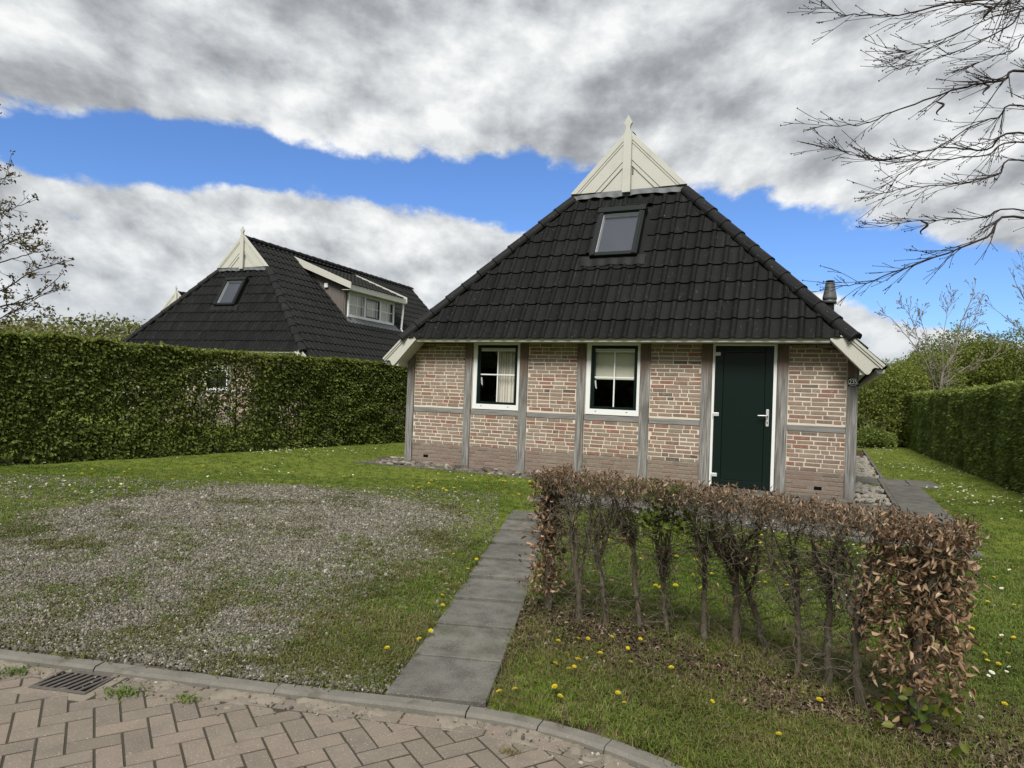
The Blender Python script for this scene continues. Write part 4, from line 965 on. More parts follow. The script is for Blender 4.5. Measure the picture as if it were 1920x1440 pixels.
# neighbouring cottage with a dormer on its right roof slope
nb = cottage((-5.680, 19.637, .283), .3753, 'neighbouring cottage behind the tall hedge, with a white dormer window in its roof', 'dormer')
def dormer(root):
    zr_ = lambda u: ZT + (u - UO) * TS
    ub, y0, y1 = 1.50, 3.58, 6.80; zs = zr_(ub)
    d = MB().box(-ub - .05, -ub, y0, y0 + .12, zs - .05, 4.62).box(-ub - .05, -ub, y1 - .12, y1, zs - .05, 4.62).box(-ub - .05, -ub, y0 + .12, y1 - .12, zs - .08, zs + .0).build('dormer', 'clad_wood', root, .004)
    for y in (y0, y1):
        q = 0 if y == y0 else -.04
        MB().pts8([(-ub - .06, y + q, zs - .05), (-ub - .06, y + q + .04, zs - .05), (-3.25, y + q, zr_(3.25)), (-3.25, y + q + .04, zr_(3.25)), (-ub - .06, y + q, 4.62), (-ub - .06, y + q + .04, 4.62), (-3.25, y + q, 5.42), (-3.25, y + q + .04, 5.42)]).build('cheek', 'clad_wood', d)
    # low roof of the dormer
    e0, z0_, e1, z1_ = 1.18, 4.70, 3.46, 5.63; al = math.atan2(z1_ - z0_, e1 - e0); ex = np.array([0, 1., 0]); ey = np.array([-math.cos(al), 0, math.sin(al)])
    MB().pts8([(-e0, y0 - .22, z0_ - .05), (-e0, y1 + .22, z0_ - .05), (-e1, y0 - .22, z1_ - .05), (-e1, y1 + .22, z1_ - .05), (-e0, y0 - .22, z0_ - .015), (-e0, y1 + .22, z0_ - .015), (-e1, y0 - .22, z1_ - .015), (-e1, y1 + .22, z1_ - .015)]).build('dormer_deck', 'roof_tile_side', d)
    # its tiles, one joined part
    jv, jf = [], []; en = np.cross(ex, ey); M = np.array([ex, ey, en]).T; n = int((y1 - y0 + .40) / TW)
    for r_ in range(7):
        for c in range(n):
            b = np.array([-e0, y0 - .18, z0_ - .015]) + ex * c * TW + ey * (r_ * GAUGE - .03); q = len(jv); jv += (TV @ M.T + b).tolist(); jf += [[q + i for i in f] for f in TFc]
    tag(np_obj('dormer_tiles', jv, jf, 'roof_tile_side', d), None, None, None, 'stuff')
    for y in (y0 - .26, y1 + .22):
        b = MB().pts8([(-e0 + .06, y, z0_ - .17), (-e0 + .06, y + .04, z0_ - .17), (-e1 + .35, y, z1_ - .33), (-e1 + .35, y + .04, z1_ - .33), (-e0 + .06, y, z0_ + .05), (-e0 + .06, y + .04, z0_ + .05), (-e1 - .05, y, z1_ + .08), (-e1 - .05, y + .04, z1_ + .08)]).build('barge_board', 'cream_paint', d, .004)
    MB().box(-e0 - .01, -e0 + .02, y0 - .22, y1 + .22, z0_ - .20, z0_ + .0).box(-ub, -e0 - .01, y0 - .22, y1 + .22, z0_ - .20, z0_ - .18).build('fascia', 'cream_paint', d, .003)
    # window of three lights
    zb, zt_ = zs + .02, 4.50; xa, xb = -ub + .002, -ub + .05; wy = [y0 + .12, y0 + 1.14, y0 + 2.13, y1 - .12]
    f = MB(); f.box(xa, xb, wy[0], wy[3], zb, zb + .09).box(xa, xb, wy[0], wy[3], zt_ - .07, zt_)
    for y in (wy[0], wy[3] - .07): f.box(xa, xb, y, y + .07, zb + .09, zt_ - .07)
    for y in wy[1:3]: f.box(xa, xb, y - .045, y + .045, zb + .09, zt_ - .07)
    f.build('window_frame', 'white_plastic', d, .004)
    for i in range(3):
        ya, yb_ = wy[i] + (.07 if i == 0 else .045), wy[i + 1] - (.07 if i == 2 else .045); za, zc = zb + .09, zt_ - .07
        if i == 1:
            MB().box(xa - .01, xb - .008, ya, ya + .055, za, zc).box(xa - .01, xb - .008, yb_ - .055, yb_, za, zc).box(xa - .01, xb - .008, ya + .055, yb_ - .055, za, za + .055).box(xa - .01, xb - .008, ya + .055, yb_ - .055, zc - .055, zc).build('sash', 'green_paint', d, .003); ya += .055; yb_ -= .055; za += .055; zc -= .055
        MB().quad((xa + .01, ya, za), (xa + .01, yb_, za), (xa + .01, yb_, zc), (xa + .01, ya, zc)).build('pane', 'glass', d)
        ym, zm = (ya + yb_) / 2, (za + zc) / 2
        MB().box(xa + .0145, xa + .026, ym - .012, ym + .012, za, zc).box(xa + .0145, xa + .025, ya, ym - .012, zm - .012, zm + .012).box(xa + .0145, xa + .025, ym + .012, yb_, zm - .012, zm + .012).build('glazing_bar', 'white_plastic', d)
        MB().box(xa - .14, xa - .13, ya - .04, yb_ + .04, za - .05, zc + .05).build('blind', 'curtain', d)
    MB().box(-3.2, -ub - .2, y0 + .06, y1 - .06, zs + .0, zs + .02).build('sill_deck', 'room_dark', d)
    n = 60; V = []; F = []
    for q, (u, dzz, amp) in enumerate(((ub + .0, .045, 0), (ub - .10, .05, .3), (ub - .24, .042, 1))):
        for k in range(n * 2): y = y0 - .12 + (y1 - y0 + .24) * k / (2 * n - 1); V.append((-u, y, zr_(u) + dzz + amp * .03 * (.5 - .5 * math.cos(y / TW * 2 * math.pi))))
    for q in range(2):
        for k in range(2 * n - 1): F.append([q * 2 * n + k, q * 2 * n + k + 1, (q + 1) * 2 * n + k + 1, (q + 1) * 2 * n + k])
    np_obj('lead_apron', V, F, 'lead', d, None, True)
    tubes('downpipe', [(np.array([(-e0 - .05, y1 + .14, z0_ - .16), (-e0 - .05, y1 + .14, z0_ - .5), (-1.28, y1 + .14, zr_(1.28) + .12), (-1.15, y1 + .16, zr_(1.15) + .1)]), np.full(4, .04))], 'white_plastic', d, 8)
    MB().box(-2.35, -2.2, y0 - .07, y0, 4.62, 4.78).build('wall_lamp', 'white_plastic', d, .02, 2)
dormer(nb)
far = cottage((-14.53, 33.55, .25), .3753, 'farthest cottage, only its pale gable tip showing behind the neighbouring roof', 'far')

# ================================================================== PLANTS
def box_leaves(A, B, thick, z0, z1, n, cover, size, upbias=.2):
    """leaf positions for a clipped hedge: most sit near the faces and the top"""
    d = unit(B - A); nrm = np.array([d[1], -d[0]]); L = np.linalg.norm(B - A)
    s = rng.random(n) * L; f = rng.random(n); t = np.empty(n); z = z0 + rng.random(n) ** .95 * (z1 - z0)
    side = rng.random(n); t = np.where(side < .62, thick / 2 - np.abs(rng.normal(0, .06, n)), np.where(side < .78, -thick / 2 + np.abs(rng.normal(0, .07, n)), rng.uniform(-thick / 2, thick / 2, n)))
    topm = rng.random(n) < .16; z = np.where(topm, z1 - np.abs(rng.normal(0, .05, n)), z); t = np.where(topm, rng.uniform(-thick / 2, thick / 2, n), t)
    wob = .13 * (fbm(s + 7, z * 1.3, 1.3) - .5) + .08 * (fbm(s + 3, z, 4) - .5); t = t + wob * np.sign(t + 1e-6)
    z = z + np.where(z > z1 - .25, .13 * (fbm(s, t + 9, 1.6) - .5) + .09 * (fbm(s, t, 6) - .5), 0)
    keep = rng.random(n) < cover(s, z, t)
    s, t, z = s[keep], t[keep], z[keep]
    P = np.stack([A[0] + d[0] * s + nrm[0] * t, A[1] + d[1] * s + nrm[1] * t, z], 1); n = len(P)
    out = np.stack([nrm[0] * np.sign(t), nrm[1] * np.sign(t), np.full(n, upbias)], 1); out[z > z1 - .08] = (0, 0, 1)
    N = unit(out + (0, 0, .35) + .55 * rng.normal(size=(n, 3))); D = unit(np.stack([rng.normal(0, .7, n), rng.normal(0, .7, n), rng.normal(-.45, .5, n)], 1) + .35 * out)
    sz = size * rng.uniform(.6, 1.25, n); return P, D, N, sz, s, z
def hedge_stems(A, B, z0, z1, step, rad, thick, nb):
    d = unit(B - A); nrm = np.array([d[1], -d[0]]); L = np.linalg.norm(B - A); ps = []; s = .1
    while s < L:
        b = np.array([*(A + d * s + nrm * random.uniform(-.08, .08)), z0 - .05]); h = z1 - z0 - .1; n = 7
        pts = [b + np.array([*(d * random.uniform(-.05, .05) * (k > 0)), 0]) + np.array([0, 0, (h + .05) * k / (n - 1)]) for k in range(n)]; r_ = rad * random.uniform(.6, 1.2)
        ps.append((pts, np.linspace(r_, r_ * .3, n)))
        for _ in range(nb):
            k = random.randint(1, n - 2); p = np.array(pts[k]); dirv = np.array([*(d * random.uniform(-1, 1) + nrm * random.uniform(-.6, .6)), random.uniform(.15, .9)]); l = random.uniform(.2, .6)
            ps.append(([p, p + dirv * l * .5 + (0, 0, random.uniform(-.03, .03)), p + dirv * l + (0, 0, random.uniform(0, .06))], [r_ * .4, r_ * .25, r_ * .1]))
        s += step * random.uniform(.6, 1.4)
    return ps

# ---- tall hornbeam hedge on the left, thin in the middle
lh = empty('tall_hedge', (LH0[0], LH0[1], 0)); tag(lh, 'tall clipped green hedge across the lawn, in front of the neighbouring cottage', 'hedge')
_o = np.array([LH0[0], LH0[1], 0])
def lcov(s, z, t):
    thin = np.exp(-((s - 9.4) / .85) ** 2) * .86 + np.exp(-((s - 7.6) / .3) ** 2) * .4
    thin = thin * np.clip((z - .35) / .3, .35, 1) * np.clip((2.12 - z) / .3, .3, 1)
    ho = np.clip((fbm(s, z, 2.2) - .31) * 7, .2, 1)
    return np.clip(1 - thin, .1, 1) * ho
P, D, N, sz, s, z = box_leaves(LH0, LH1, .75, .20, 2.10, 250000, lcov, .064)
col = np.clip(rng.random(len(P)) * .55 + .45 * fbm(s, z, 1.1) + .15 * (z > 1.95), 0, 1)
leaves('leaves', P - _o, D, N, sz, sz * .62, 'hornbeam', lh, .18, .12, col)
P, D, N, sz, s, z = box_leaves(LH0, LH1, .75, .9, 2.10, 29000, lambda s, z, t: np.exp(-((s - 9.4) / 1.3) ** 2) * .42 + .03, .06)
leaves('old_leaves', P - _o, D, N, sz, sz * .6, 'hornbeam_old', lh, .3, .3)
tubes('stems', [(np.array(p) - _o, r_) for p, r_ in hedge_stems(LH0, LH1, .2, 2.1, .33, .024, .7, 14)], 'bark_hedge', lh, 5)['kind'] = 'stuff'

# ---- hedge on the right
rh = empty('clipped_hedge', (RH0[0], RH0[1], 0)); tag(rh, 'dense dark green hedge along the lawn at the right edge of the picture', 'hedge')
_o = np.array([RH0[0], RH0[1], 0])
P, D, N, sz, s, z = box_leaves(RH1, RH0, 1.0, .22, 1.98, 175000, lambda s, z, t: np.clip((fbm(s, z * .8, 1.9) - .28) * 7, .42, 1), .066)
lump = .16 * (fbm(s, z * .35, 1.1) - .5); dd = unit(RH0 - RH1); nn = np.array([dd[1], -dd[0]]); P[:, 0] += nn[0] * lump; P[:, 1] += nn[1] * lump
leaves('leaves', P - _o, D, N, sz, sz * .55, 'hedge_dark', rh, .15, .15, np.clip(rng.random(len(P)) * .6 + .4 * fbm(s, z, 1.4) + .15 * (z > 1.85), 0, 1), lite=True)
tubes('stems', [(np.array(p) - _o, r_) for p, r_ in hedge_stems(RH0, RH1, .2, 1.95, .4, .03, .9, 5)], 'bark_hedge', rh, 5)['kind'] = 'stuff'
# solid twiggy heart so that no daylight comes through
d = unit(RH1 - RH0); n_ = np.array([d[1], -d[0]])

# ---- shrubs and trees behind the right lawn
def blob_tree(name, label, cat, base, lobes, nleaf, size, m, trunk_r, group=None, stems=6, bark='bark_hedge'):
    root = empty(name, base); tag(root, label, cat, group); b = np.array(base, float); PP = []
    tot = sum(l[3] * l[4] * l[5] for l in lobes)
    for (cx_, cy_, cz_, rx, ry, rz) in lobes:
        k = int(nleaf * rx * ry * rz / tot); v = rdir(k); rr = rng.random(k) ** .38
        rr = rr * (1 + .38 * (fbm(v[:, 0] * 2 + cx_, v[:, 2] * 2 + v[:, 1] * 1.3, 1.5) - .5) + .25 * (fbm(v[:, 0] * 3 + 5, v[:, 2] * 3 + v[:, 1] * 2, 2.4) - .5)); PP.append(np.array([cx_, cy_, cz_]) + v * rr[:, None] * (rx, ry, rz))
    P = np.concatenate(PP); P = P[P[:, 2] > .02]; k = len(P); cl = fbm(P[:, 0] + P[:, 1] * .7, P[:, 2], 1.7); keep = rng.random(k) < np.clip((cl - .30) * 6, .12, 1); P = P[keep]; cl = cl[keep]; k = len(P)
    sz = size * rng.uniform(.5, 1.3, k); leaves('crown', P, unit(rng.normal(size=(k, 3)) + (0, 0, .3)), unit(rng.normal(size=(k, 3)) + (0, -.3, .7)), sz, sz * .6, m, root, .15, .15, np.clip(.6 * rng.random(k) + .55 * (cl - .2), 0, 1), lite=True)
    ps = []
    for i in range(stems):
        L_ = random.choice(lobes); t = np.array(L_[:3]) + np.array([random.uniform(-.5, .5) * L_[3], random.uniform(-.5, .5) * L_[4], random.uniform(0, .8) * L_[5]]); s_ = np.array([random.uniform(-.15, .15), random.uniform(-.15, .15), -.05]); mid = s_ * .5 + t * .5 + np.array([random.uniform(-.2, .2), random.uniform(-.2, .2), .15]); ps.append(([s_, mid, t], [trunk_r * random.uniform(.6, 1), trunk_r * .5, trunk_r * .12]))
        for _ in range(5):
            q = mid + (t - mid) * random.random(); ps.append(([q, q + rdir(1)[0] * .5 + (0, 0, .3)], [trunk_r * .25, trunk_r * .06]))
    tubes('trunk', ps, bark, root, 5); return root
def gp(px, y): q = at(px, 835, y); return (q[0], y, .2)
blob_tree('shrub', 'broad rounded green shrub just right of the cottage corner', 'shrub', gp(1640, 23.5), [(0, 0, 1.4, 1.5, 1.3, 1.45), (-.9, .4, 1.0, 1.1, 1.0, 1.1), (.9, .2, 1.7, 1.0, 1.0, 1.3), (.2, -.5, .7, 1.4, .8, .8)], 52000, .085, 'shrub', .05)
blob_tree('shrub', 'green shrub between the rounded shrub and the end of the right hedge', 'shrub', gp(1705, 25), [(0, 0, 1.6, 1.4, 1.3, 1.6), (.8, .2, 2.2, 1.1, 1.0, 1.2), (-.7, 0, 1.0, 1.2, 1, 1)], 42000, .085, 'shrub', .05)
blob_tree('shrub', 'tall loose shrub rising behind the small bare tree', 'shrub', gp(1790, 28), [(0, 0, 2.4, 1.9, 1.5, 2.2), (1.1, 0, 3.0, 1.3, 1.2, 1.4), (-1.2, .2, 2.2, 1.3, 1.2, 1.6)], 44000, .10, 'shrub', .06)
blob_tree('shrub', 'big hazy green shrub above the right hedge at the picture edge', 'shrub', gp(1905, 27), [(0, 0, 2.4, 2.1, 1.5, 2.2), (1.3, 0, 2.6, 1.5, 1.2, 2.0), (-1.2, .3, 2.8, 1.4, 1.2, 1.4)], 44000, .10, 'shrub', .06)
blob_tree('shrub', 'low dark bush at the foot of the rounded shrub', 'shrub', gp(1632, 21.6), [(0, 0, .35, .5, .4, .38), (.45, .1, .25, .4, .35, .3)], 6000, .065, 'hedge_dark', .02)
blob_tree('shrub', 'green shrub hidden mostly behind the cottage roof edge', 'shrub', gp(1560, 30), [(0, 0, 1.6, 2.0, 1.4, 1.8), (-2, 0, 1.4, 1.6, 1.4, 1.6)], 14000, .11, 'shrub', .05)

# ---- distant wood beyond the left hedge
k = 42000; px = rng.uniform(-500, 330, k); yy = rng.uniform(40, 52, k); q = np.array([at(p_, 700, y_)[0] for p_, y_ in zip(px, yy)])
top = 4.6 + 1.5 * (fbm(q, yy * 0 + 3, .45) - .3) + .9 * (fbm(q, yy, 1.6) - .5); zz = rng.random(k) ** .8 * top + .1
ln = rng.random(k) < .1; zz = np.where(ln, zz + rng.random(k) * .5 * (fbm(q, yy, 3) > .5), zz)
sz = rng.uniform(.14, .34, k); P = np.stack([q, yy, zz], 1)
fw_ = leaves('distant_wood', P, rdir(k), unit(rng.normal(size=(k, 3)) + (0, -.5, .6)), sz, sz * .6, 'far_wood', None, .15, .1, np.clip(.6 * rng.random(k) + .5 * fbm(q, zz, .9), 0, 1), lite=True); tag(fw_, 'distant olive green wood above the left hedge', 'wood')
# unseen trees added behind and left of the camera to darken the window reflections
k = 26000; q = rng.uniform(-30, 26, k); yy = rng.uniform(-20, -15, k); zz = rng.random(k) ** .8 * (6.5 + 2.5 * fbm(q, yy * 0, .3)); sz = rng.uniform(.3, .6, k)
k2 = 16000; q = np.concatenate([q, rng.uniform(-19, -14, k2)]); yy = np.concatenate([yy, rng.uniform(-15, 7.5, k2)]); zz = np.concatenate([zz * 1.3, rng.random(k2) ** .8 * 7]); sz = np.concatenate([sz, rng.uniform(.3, .6, k2)]); k += k2
bw_ = leaves('reflection_trees', np.stack([q, yy, zz], 1), rdir(k), rdir(k), sz, sz * .7, 'hedge_dark', None, .15, .1, lite=True); tag(bw_, 'unseen trees added to darken the reflections in the window panes', 'wood')

# ---- branching trees
def twigs(paths, buds, p, d, L, r_, lvl, spread, bend, rate):
    n = max(3, int(L / .09)); pts = [np.array(p, float)]; d = unit(np.array(d, float)); st = L / n
    for k in range(n):
        d = unit(d + rng.normal(0, bend, 3) + np.array([0, 0, .02])); pts.append(pts[-1] + d * st)
    rad = np.linspace(r_, r_ * .35, n + 1); paths.append((pts, rad))
    buds.append(pts[-1])
    if lvl <= 0:
        for k in range(1, n): 
            if random.random() < .55: buds.append(pts[k] + rng.normal(0, .006, 3))
        return
    m_ = max(1, int(L * rate))
    for _ in range(m_):
        k = random.randint(max(1, n // 6), n - 1); dl = unit(pts[k + 1] - pts[k]); nd = unit(dl * 1.0 + rdir(1)[0] * spread); l = L * random.uniform(.18, .42) * (1.15 - k / n * .5)
        twigs(paths, buds, pts[k], nd, max(.07, l), max(rad[k] * .55, .0016), lvl - 1, spread, bend * 1.25, rate * 1.5)
def bud_mesh(name, pts, r_, m, parent):
    pts = np.array(pts); k = len(pts); o = np.array([(1, 0, 0), (-1, 0, 0), (0, 1, 0), (0, -1, 0), (0, 0, 1.5), (0, 0, -1.2)]); s_ = r_ * rng.uniform(.6, 1.4, k)
    V = (pts[:, None, :] + o[None] * s_[:, None, None]).reshape(-1, 3); f = np.array([(0, 2, 4), (2, 1, 4), (1, 3, 4), (3, 0, 4), (2, 0, 5), (1, 2, 5), (3, 1, 5), (0, 3, 5)]); F = (np.arange(k)[:, None, None] * 6 + f[None]).reshape(-1, 3)
    o_ = np_obj(name, V, F, m, parent); o_['kind'] = 'stuff'
def limb(paths, buds, wp, r0, r1, lvl, rate, spread, sub):
    c = catmull(wp, 6); n = len(c); rad = np.linspace(r0, r1, n); c = c + rng.normal(0, .008, c.shape) * np.linspace(0, 1, n)[:, None]; paths.append((c, rad)); L = np.linalg.norm(np.diff(c, axis=0), axis=1).sum()
    for _ in range(int(L * rate)):
        k = random.randint(int(n * .15), n - 2); dl = unit(c[k + 1] - c[k]); nd = unit(dl + rdir(1)[0] * spread); twigs(paths, buds, c[k], nd, sub * random.uniform(.35, 1.1) * (1.1 - .5 * k / n), max(rad[k] * .5, .0022), lvl, spread * 1.1, .07, 5.5)
    twigs(paths, buds, c[-1], c[-1] - c[-2], sub * .2, r1, 1, .6, .08, 6)

# bare tree leaning in from the right
bt = empty('bare_tree', (7.6, 6.6, .15)); tag(bt, 'bare tree reaching in from the right with thin dark twigs and curled pods', 'tree')
tb = np.array([7.6, 6.6, .15]); ps, bd = [], []
trunk = [tb + (0, 0, -.2), tb + (.03, 0, 1.0), tb + (-.05, .05, 2.2), tb + (0, .1, 3.6), tb + (.05, .1, 5.2), tb + (0, .15, 7.0)]; trk = catmull(trunk, 5)
tubes('trunk', [(trk - tb, np.linspace(.14, .06, len(trk)))], 'bark_dark', bt, 10)
def tr(z): k = int(np.argmin(np.abs(trk[:, 2] - z))); return trk[k]
for zt_, pxs, r0 in ((3.0, [(1985, 520, 6.6), (1900, 548, 6.3), (1800, 575, 6.1), (1700, 605, 6.0)][:0], .0),
                   (2.6, [(1940, 412, 6.4), (1850, 445, 6.2), (1760, 480, 6.1), (1640, 525, 6.0), (1575, 537, 6.0)], .020),
                   (2.9, [(1940, 398, 6.6), (1840, 410, 6.6), (1740, 412, 6.5), (1640, 425, 6.5)], .013),
                   (3.2, [(1950, 308, 6.3), (1870, 328, 6.2), (1790, 345, 6.2), (1700, 352, 6.1), (1640, 365, 6.1)], .013),
                   (3.6, [(1950, 255, 6.5), (1850, 280, 6.5), (1760, 278, 6.4), (1660, 300, 6.3), (1580, 280, 6.3)], .017),
                   (3.7, [(1950, 270, 6.1), (1850, 290, 6.0), (1750, 300, 6.0), (1640, 300, 5.9), (1550, 275, 5.9)], .012),
                   (3.9, [(1950, 205, 6.7), (1870, 220, 6.8), (1800, 250, 6.8), (1700, 320, 6.9), (1630, 362, 6.9)], .014),
                   (4.3, [(1960, 138, 6.2), (1880, 150, 6.1), (1800, 165, 6.0), (1700, 200, 6.0), (1620, 232, 6.0), (1530, 236, 5.9)], .020),
                   (4.8, [(1990, 60, 6.6), (1900, 95, 6.6), (1850, 110, 6.7), (1790, 140, 6.7)], .012),
                   (5.2, [(1990, 0, 6.4), (1890, 50, 6.3), (1820, 85, 6.3), (1740, 115, 6.2), (1680, 130, 6.2)], .014),
                   (5.4, [(1990, -40, 6.0), (1880, -5, 6.0), (1780, 5, 5.9), (1700, 25, 5.9), (1600, 28, 5.8), (1550, 18, 5.8)], .018),
                   (5.3, [(1990, -20, 6.9), (1900, 5, 6.9), (1800, 10, 6.9), (1720, 30, 6.9), (1640, 58, 6.9)], .012),
                   (5.0, [(2000, 30, 5.7), (1900, 20, 5.7), (1800, 60, 5.6), (1740, 90, 5.6), (1690, 100, 5.6)], .010)):
    if not pxs: continue
    wp = [tr(zt_)] + [at(a, b, y) for a, b, y in pxs]; limb(ps, bd, wp, r0 * .72, .0026, 1, 6.0, .40, .60)
tubes('branches', [(np.array(p) - tb, np.maximum(r_, .0022)) for p, r_ in ps], 'bark_dark', bt, 5)['kind'] = 'stuff'
bud_mesh('buds', np.array(bd) - tb, .0055, 'bark_dark', bt)
allp = np.concatenate([np.array(p_) for p_, _ in ps])
for (a, b, y, sc) in ((1725, 415, 6.5, .9), (1832, 175, 6.1, .7), (1758, 200, 6.0, .8), (1838, 10, 6.0, .9)):
    p = allp[int(np.argmin(np.linalg.norm(allp - at(a, b, y), axis=1)))] - tb; tt = np.linspace(0, 1, 18); pts = np.stack([p[0] + sc * (.035 * np.sin(tt * 5.5) + .05 * tt), p[1] + sc * .03 * (np.cos(tt * 7) - 1), p[2] - sc * .15 * tt], 1); tubes('seed_pod', [(pts, .002 + .010 * sc * np.sin(tt ** .8 * math.pi) ** .7)], 'bark_dark', bt, 6)

# tree in young leaf at the left edge
lt = empty('young_leaf_tree', (-11.2, 13.0, .2)); tag(lt, 'tree in sparse young brownish leaf at the left edge behind the hedge', 'tree')
tb = np.array([-11.2, 13.0, .2]); ps, bd = [], []
trk = catmull([tb + (0, 0, -.2), tb + (.1, 0, 1.4), tb + (.05, .1, 2.6), tb + (.15, 0, 4.2), tb + (.1, 0, 6.0)], 5); tubes('trunk', [(trk - tb, np.linspace(.13, .04, len(trk)))], 'bark_dark', lt, 8)
for zt_, pxs, r0 in ((1.6, [(-90, 600, 12.6), (0, 575, 12.4), (60, 560, 12.3), (110, 520, 12.2)], .03), (1.9, [(-80, 560, 12.9), (0, 545, 12.8), (60, 510, 12.7), (130, 488, 12.6)], .026), (1.5, [(-90, 620, 12.2), (-10, 600, 12.0), (50, 570, 12.0), (95, 545, 12.0)], .022),
                   (2.4, [(-90, 480, 12.6), (-20, 465, 12.5), (30, 440, 12.4), (68, 435, 12.4)], .02), (2.2, [(-90, 530, 13.2), (-20, 500, 13.1), (40, 480, 13.0), (85, 470, 13.0)], .02), (3.2, [(-90, 430, 12.6), (-30, 410, 12.5), (20, 392, 12.4), (55, 378, 12.4)], .018), (4.2, [(-90, 360, 12.6), (-40, 345, 12.5), (5, 335, 12.4), (18, 325, 12.4)], .016), (1.5, [(-100, 640, 13), (-20, 610, 12.9), (40, 600, 12.8), (90, 590, 12.7)], .018), (2.6, [(-90, 500, 12.0), (-30, 490, 11.9), (20, 455, 11.9), (50, 462, 11.8)], .016)):
    limb(ps, bd, [tr(0) if False else trk[int(np.argmin(np.abs(trk[:, 2] - tb[2] - zt_)))]] + [at(a, b, y) for a, b, y in pxs], r0, .006, 1, 6.5, .7, .62)
for k in range(9):                                               # upper and far side limbs, outside the picture
    a = k * .9 + 2.0; st = trk[-1 - (k % 3) * 2]; h = random.uniform(.6, 1.6); limb(ps, bd, [st, st + np.array([.5 * math.cos(a), .5 * math.sin(a), .4 * h]), st + np.array([1.3 * math.cos(a) * (.5 if math.cos(a) > 0 else 1), 1.3 * math.sin(a), h])], .03, .006, 1, 5.0, .7, .6)
tubes('branches', [(np.array(p) - tb, np.maximum(r_, .004)) for p, r_ in ps], 'bark_dark', lt, 4)['kind'] = 'stuff'
B = np.array(bd); B = np.repeat(B[rng.random(len(B)) < .8], 3, 0); k = len(B); sz = rng.uniform(.035, .075, k); leaves('leaves', B + rng.normal(0, .022, (k, 3)) - tb, rdir(k), rdir(k), sz, sz * .55, 'spring_leaf', lt, .2, .2)

# small bare tree behind the right hedge, and another at the picture edge
def vase_tree(label, base, tips, r0, m, rate, spread):
    root = empty('small_bare_tree', base); tag(root, label, 'tree'); b = np.array(base, float); ps, bd = [], []
    for wp, r_ in tips: limb(ps, bd, [b + (0, 0, -.1)] + wp, r_ * .72, .006, 1, rate * 1.5, spread, .8)
    tubes('trunk', [(np.array(ps[0][0]) - b, ps[0][1])], m, root, 7); tubes('branches', [(np.array(p) - b, np.maximum(r_, .0055)) for p, r_ in ps[1:]], m, root, 4)['kind'] = 'stuff'; bud_mesh('buds', np.array(bd) - b, .018, m, root); return root
Yt = 23.6
vase_tree('small bare tree with forked pale trunk behind the right hedge', (at(1763, 800, Yt)[0], Yt, .2), [([at(1763, 745, Yt), at(1768, 700, Yt), at(1790, 660, Yt), at(1800, 610, Yt), at(1822, 560, Yt), at(1828, 530, Yt)], .065), ([at(1763, 745, Yt), at(1745, 700, Yt), at(1728, 665, Yt), at(1700, 630, Yt), at(1672, 598, Yt), at(1655, 590, Yt)], .045), ([at(1764, 735, Yt), at(1782, 712, Yt), at(1810, 690, Yt), at(1850, 675, Yt), at(1885, 660, Yt)], .035), ([at(1766, 712, Yt), at(1745, 660, Yt), at(1730, 610, Yt), at(1720, 570, Yt)], .03), ([at(1768, 700, Yt), at(1768, 640, Yt), at(1775, 590, Yt), at(1785, 553, Yt)], .03), ([at(1745, 690, Yt), at(1720, 630, Yt), at(1705, 590, Yt), at(1688, 570, Yt)], .025), ([at(1785, 665, Yt), at(1810, 625, Yt), at(1830, 590, Yt), at(1842, 560, Yt)], .025)], .07, 'bark_pale', 3.4, .6)
Yt = 24.5
vase_tree('bare spreading tree cut by the right edge of the picture', (at(1990, 800, Yt)[0], Yt, .2), [([at(1990, 740, Yt), at(1985, 680, Yt), at(1960, 620, Yt), at(1920, 560, Yt), at(1895, 510, Yt)], .07), ([at(1985, 690, Yt), at(1940, 640, Yt), at(1890, 600, Yt), at(1855, 570, Yt)], .04), ([at(1985, 680, Yt), at(1950, 600, Yt), at(1925, 530, Yt), at(1915, 480, Yt)], .04), ([at(1985, 690, Yt), at(1930, 660, Yt), at(1880, 640, Yt), at(1840, 630, Yt)], .035)], .08, 'bark_pale', 3.2, .6)

# ---- low beech hedge in front: every plant on its own
stems = [(1030, 1145), (1088, 1160), (1140, 1170), (1200, 1178), (1255, 1185), (1320, 1200), (1380, 1208), (1440, 1220), (1495, 1265), (1550, 1285), (1613, 1318), (1722, 1372)]
lab = ['first beech plant of the brown hedge, leafy, beside the slab path', 'second beech plant from the path in the brown hedge', 'third beech plant from the path, thin grey stem', 'fourth beech plant from the path in the brown hedge', 'fifth beech plant from the path in the brown hedge', 'sixth beech plant from the path, straight grey stem', 'seventh beech plant from the path, stout forked dark trunk', 'eighth beech plant from the path, leaning trunk', 'ninth beech plant from the path, bushy thin stem', 'tenth beech plant from the path, forked trunk near the leafy end', 'eleventh beech plant from the path, dark trunk before the leafy last one', 'last beech plant of the brown hedge, covered in dead leaves']
rad = [.026, .024, .017, .016, .015, .019, .026, .018, .016, .022, .021, .030]
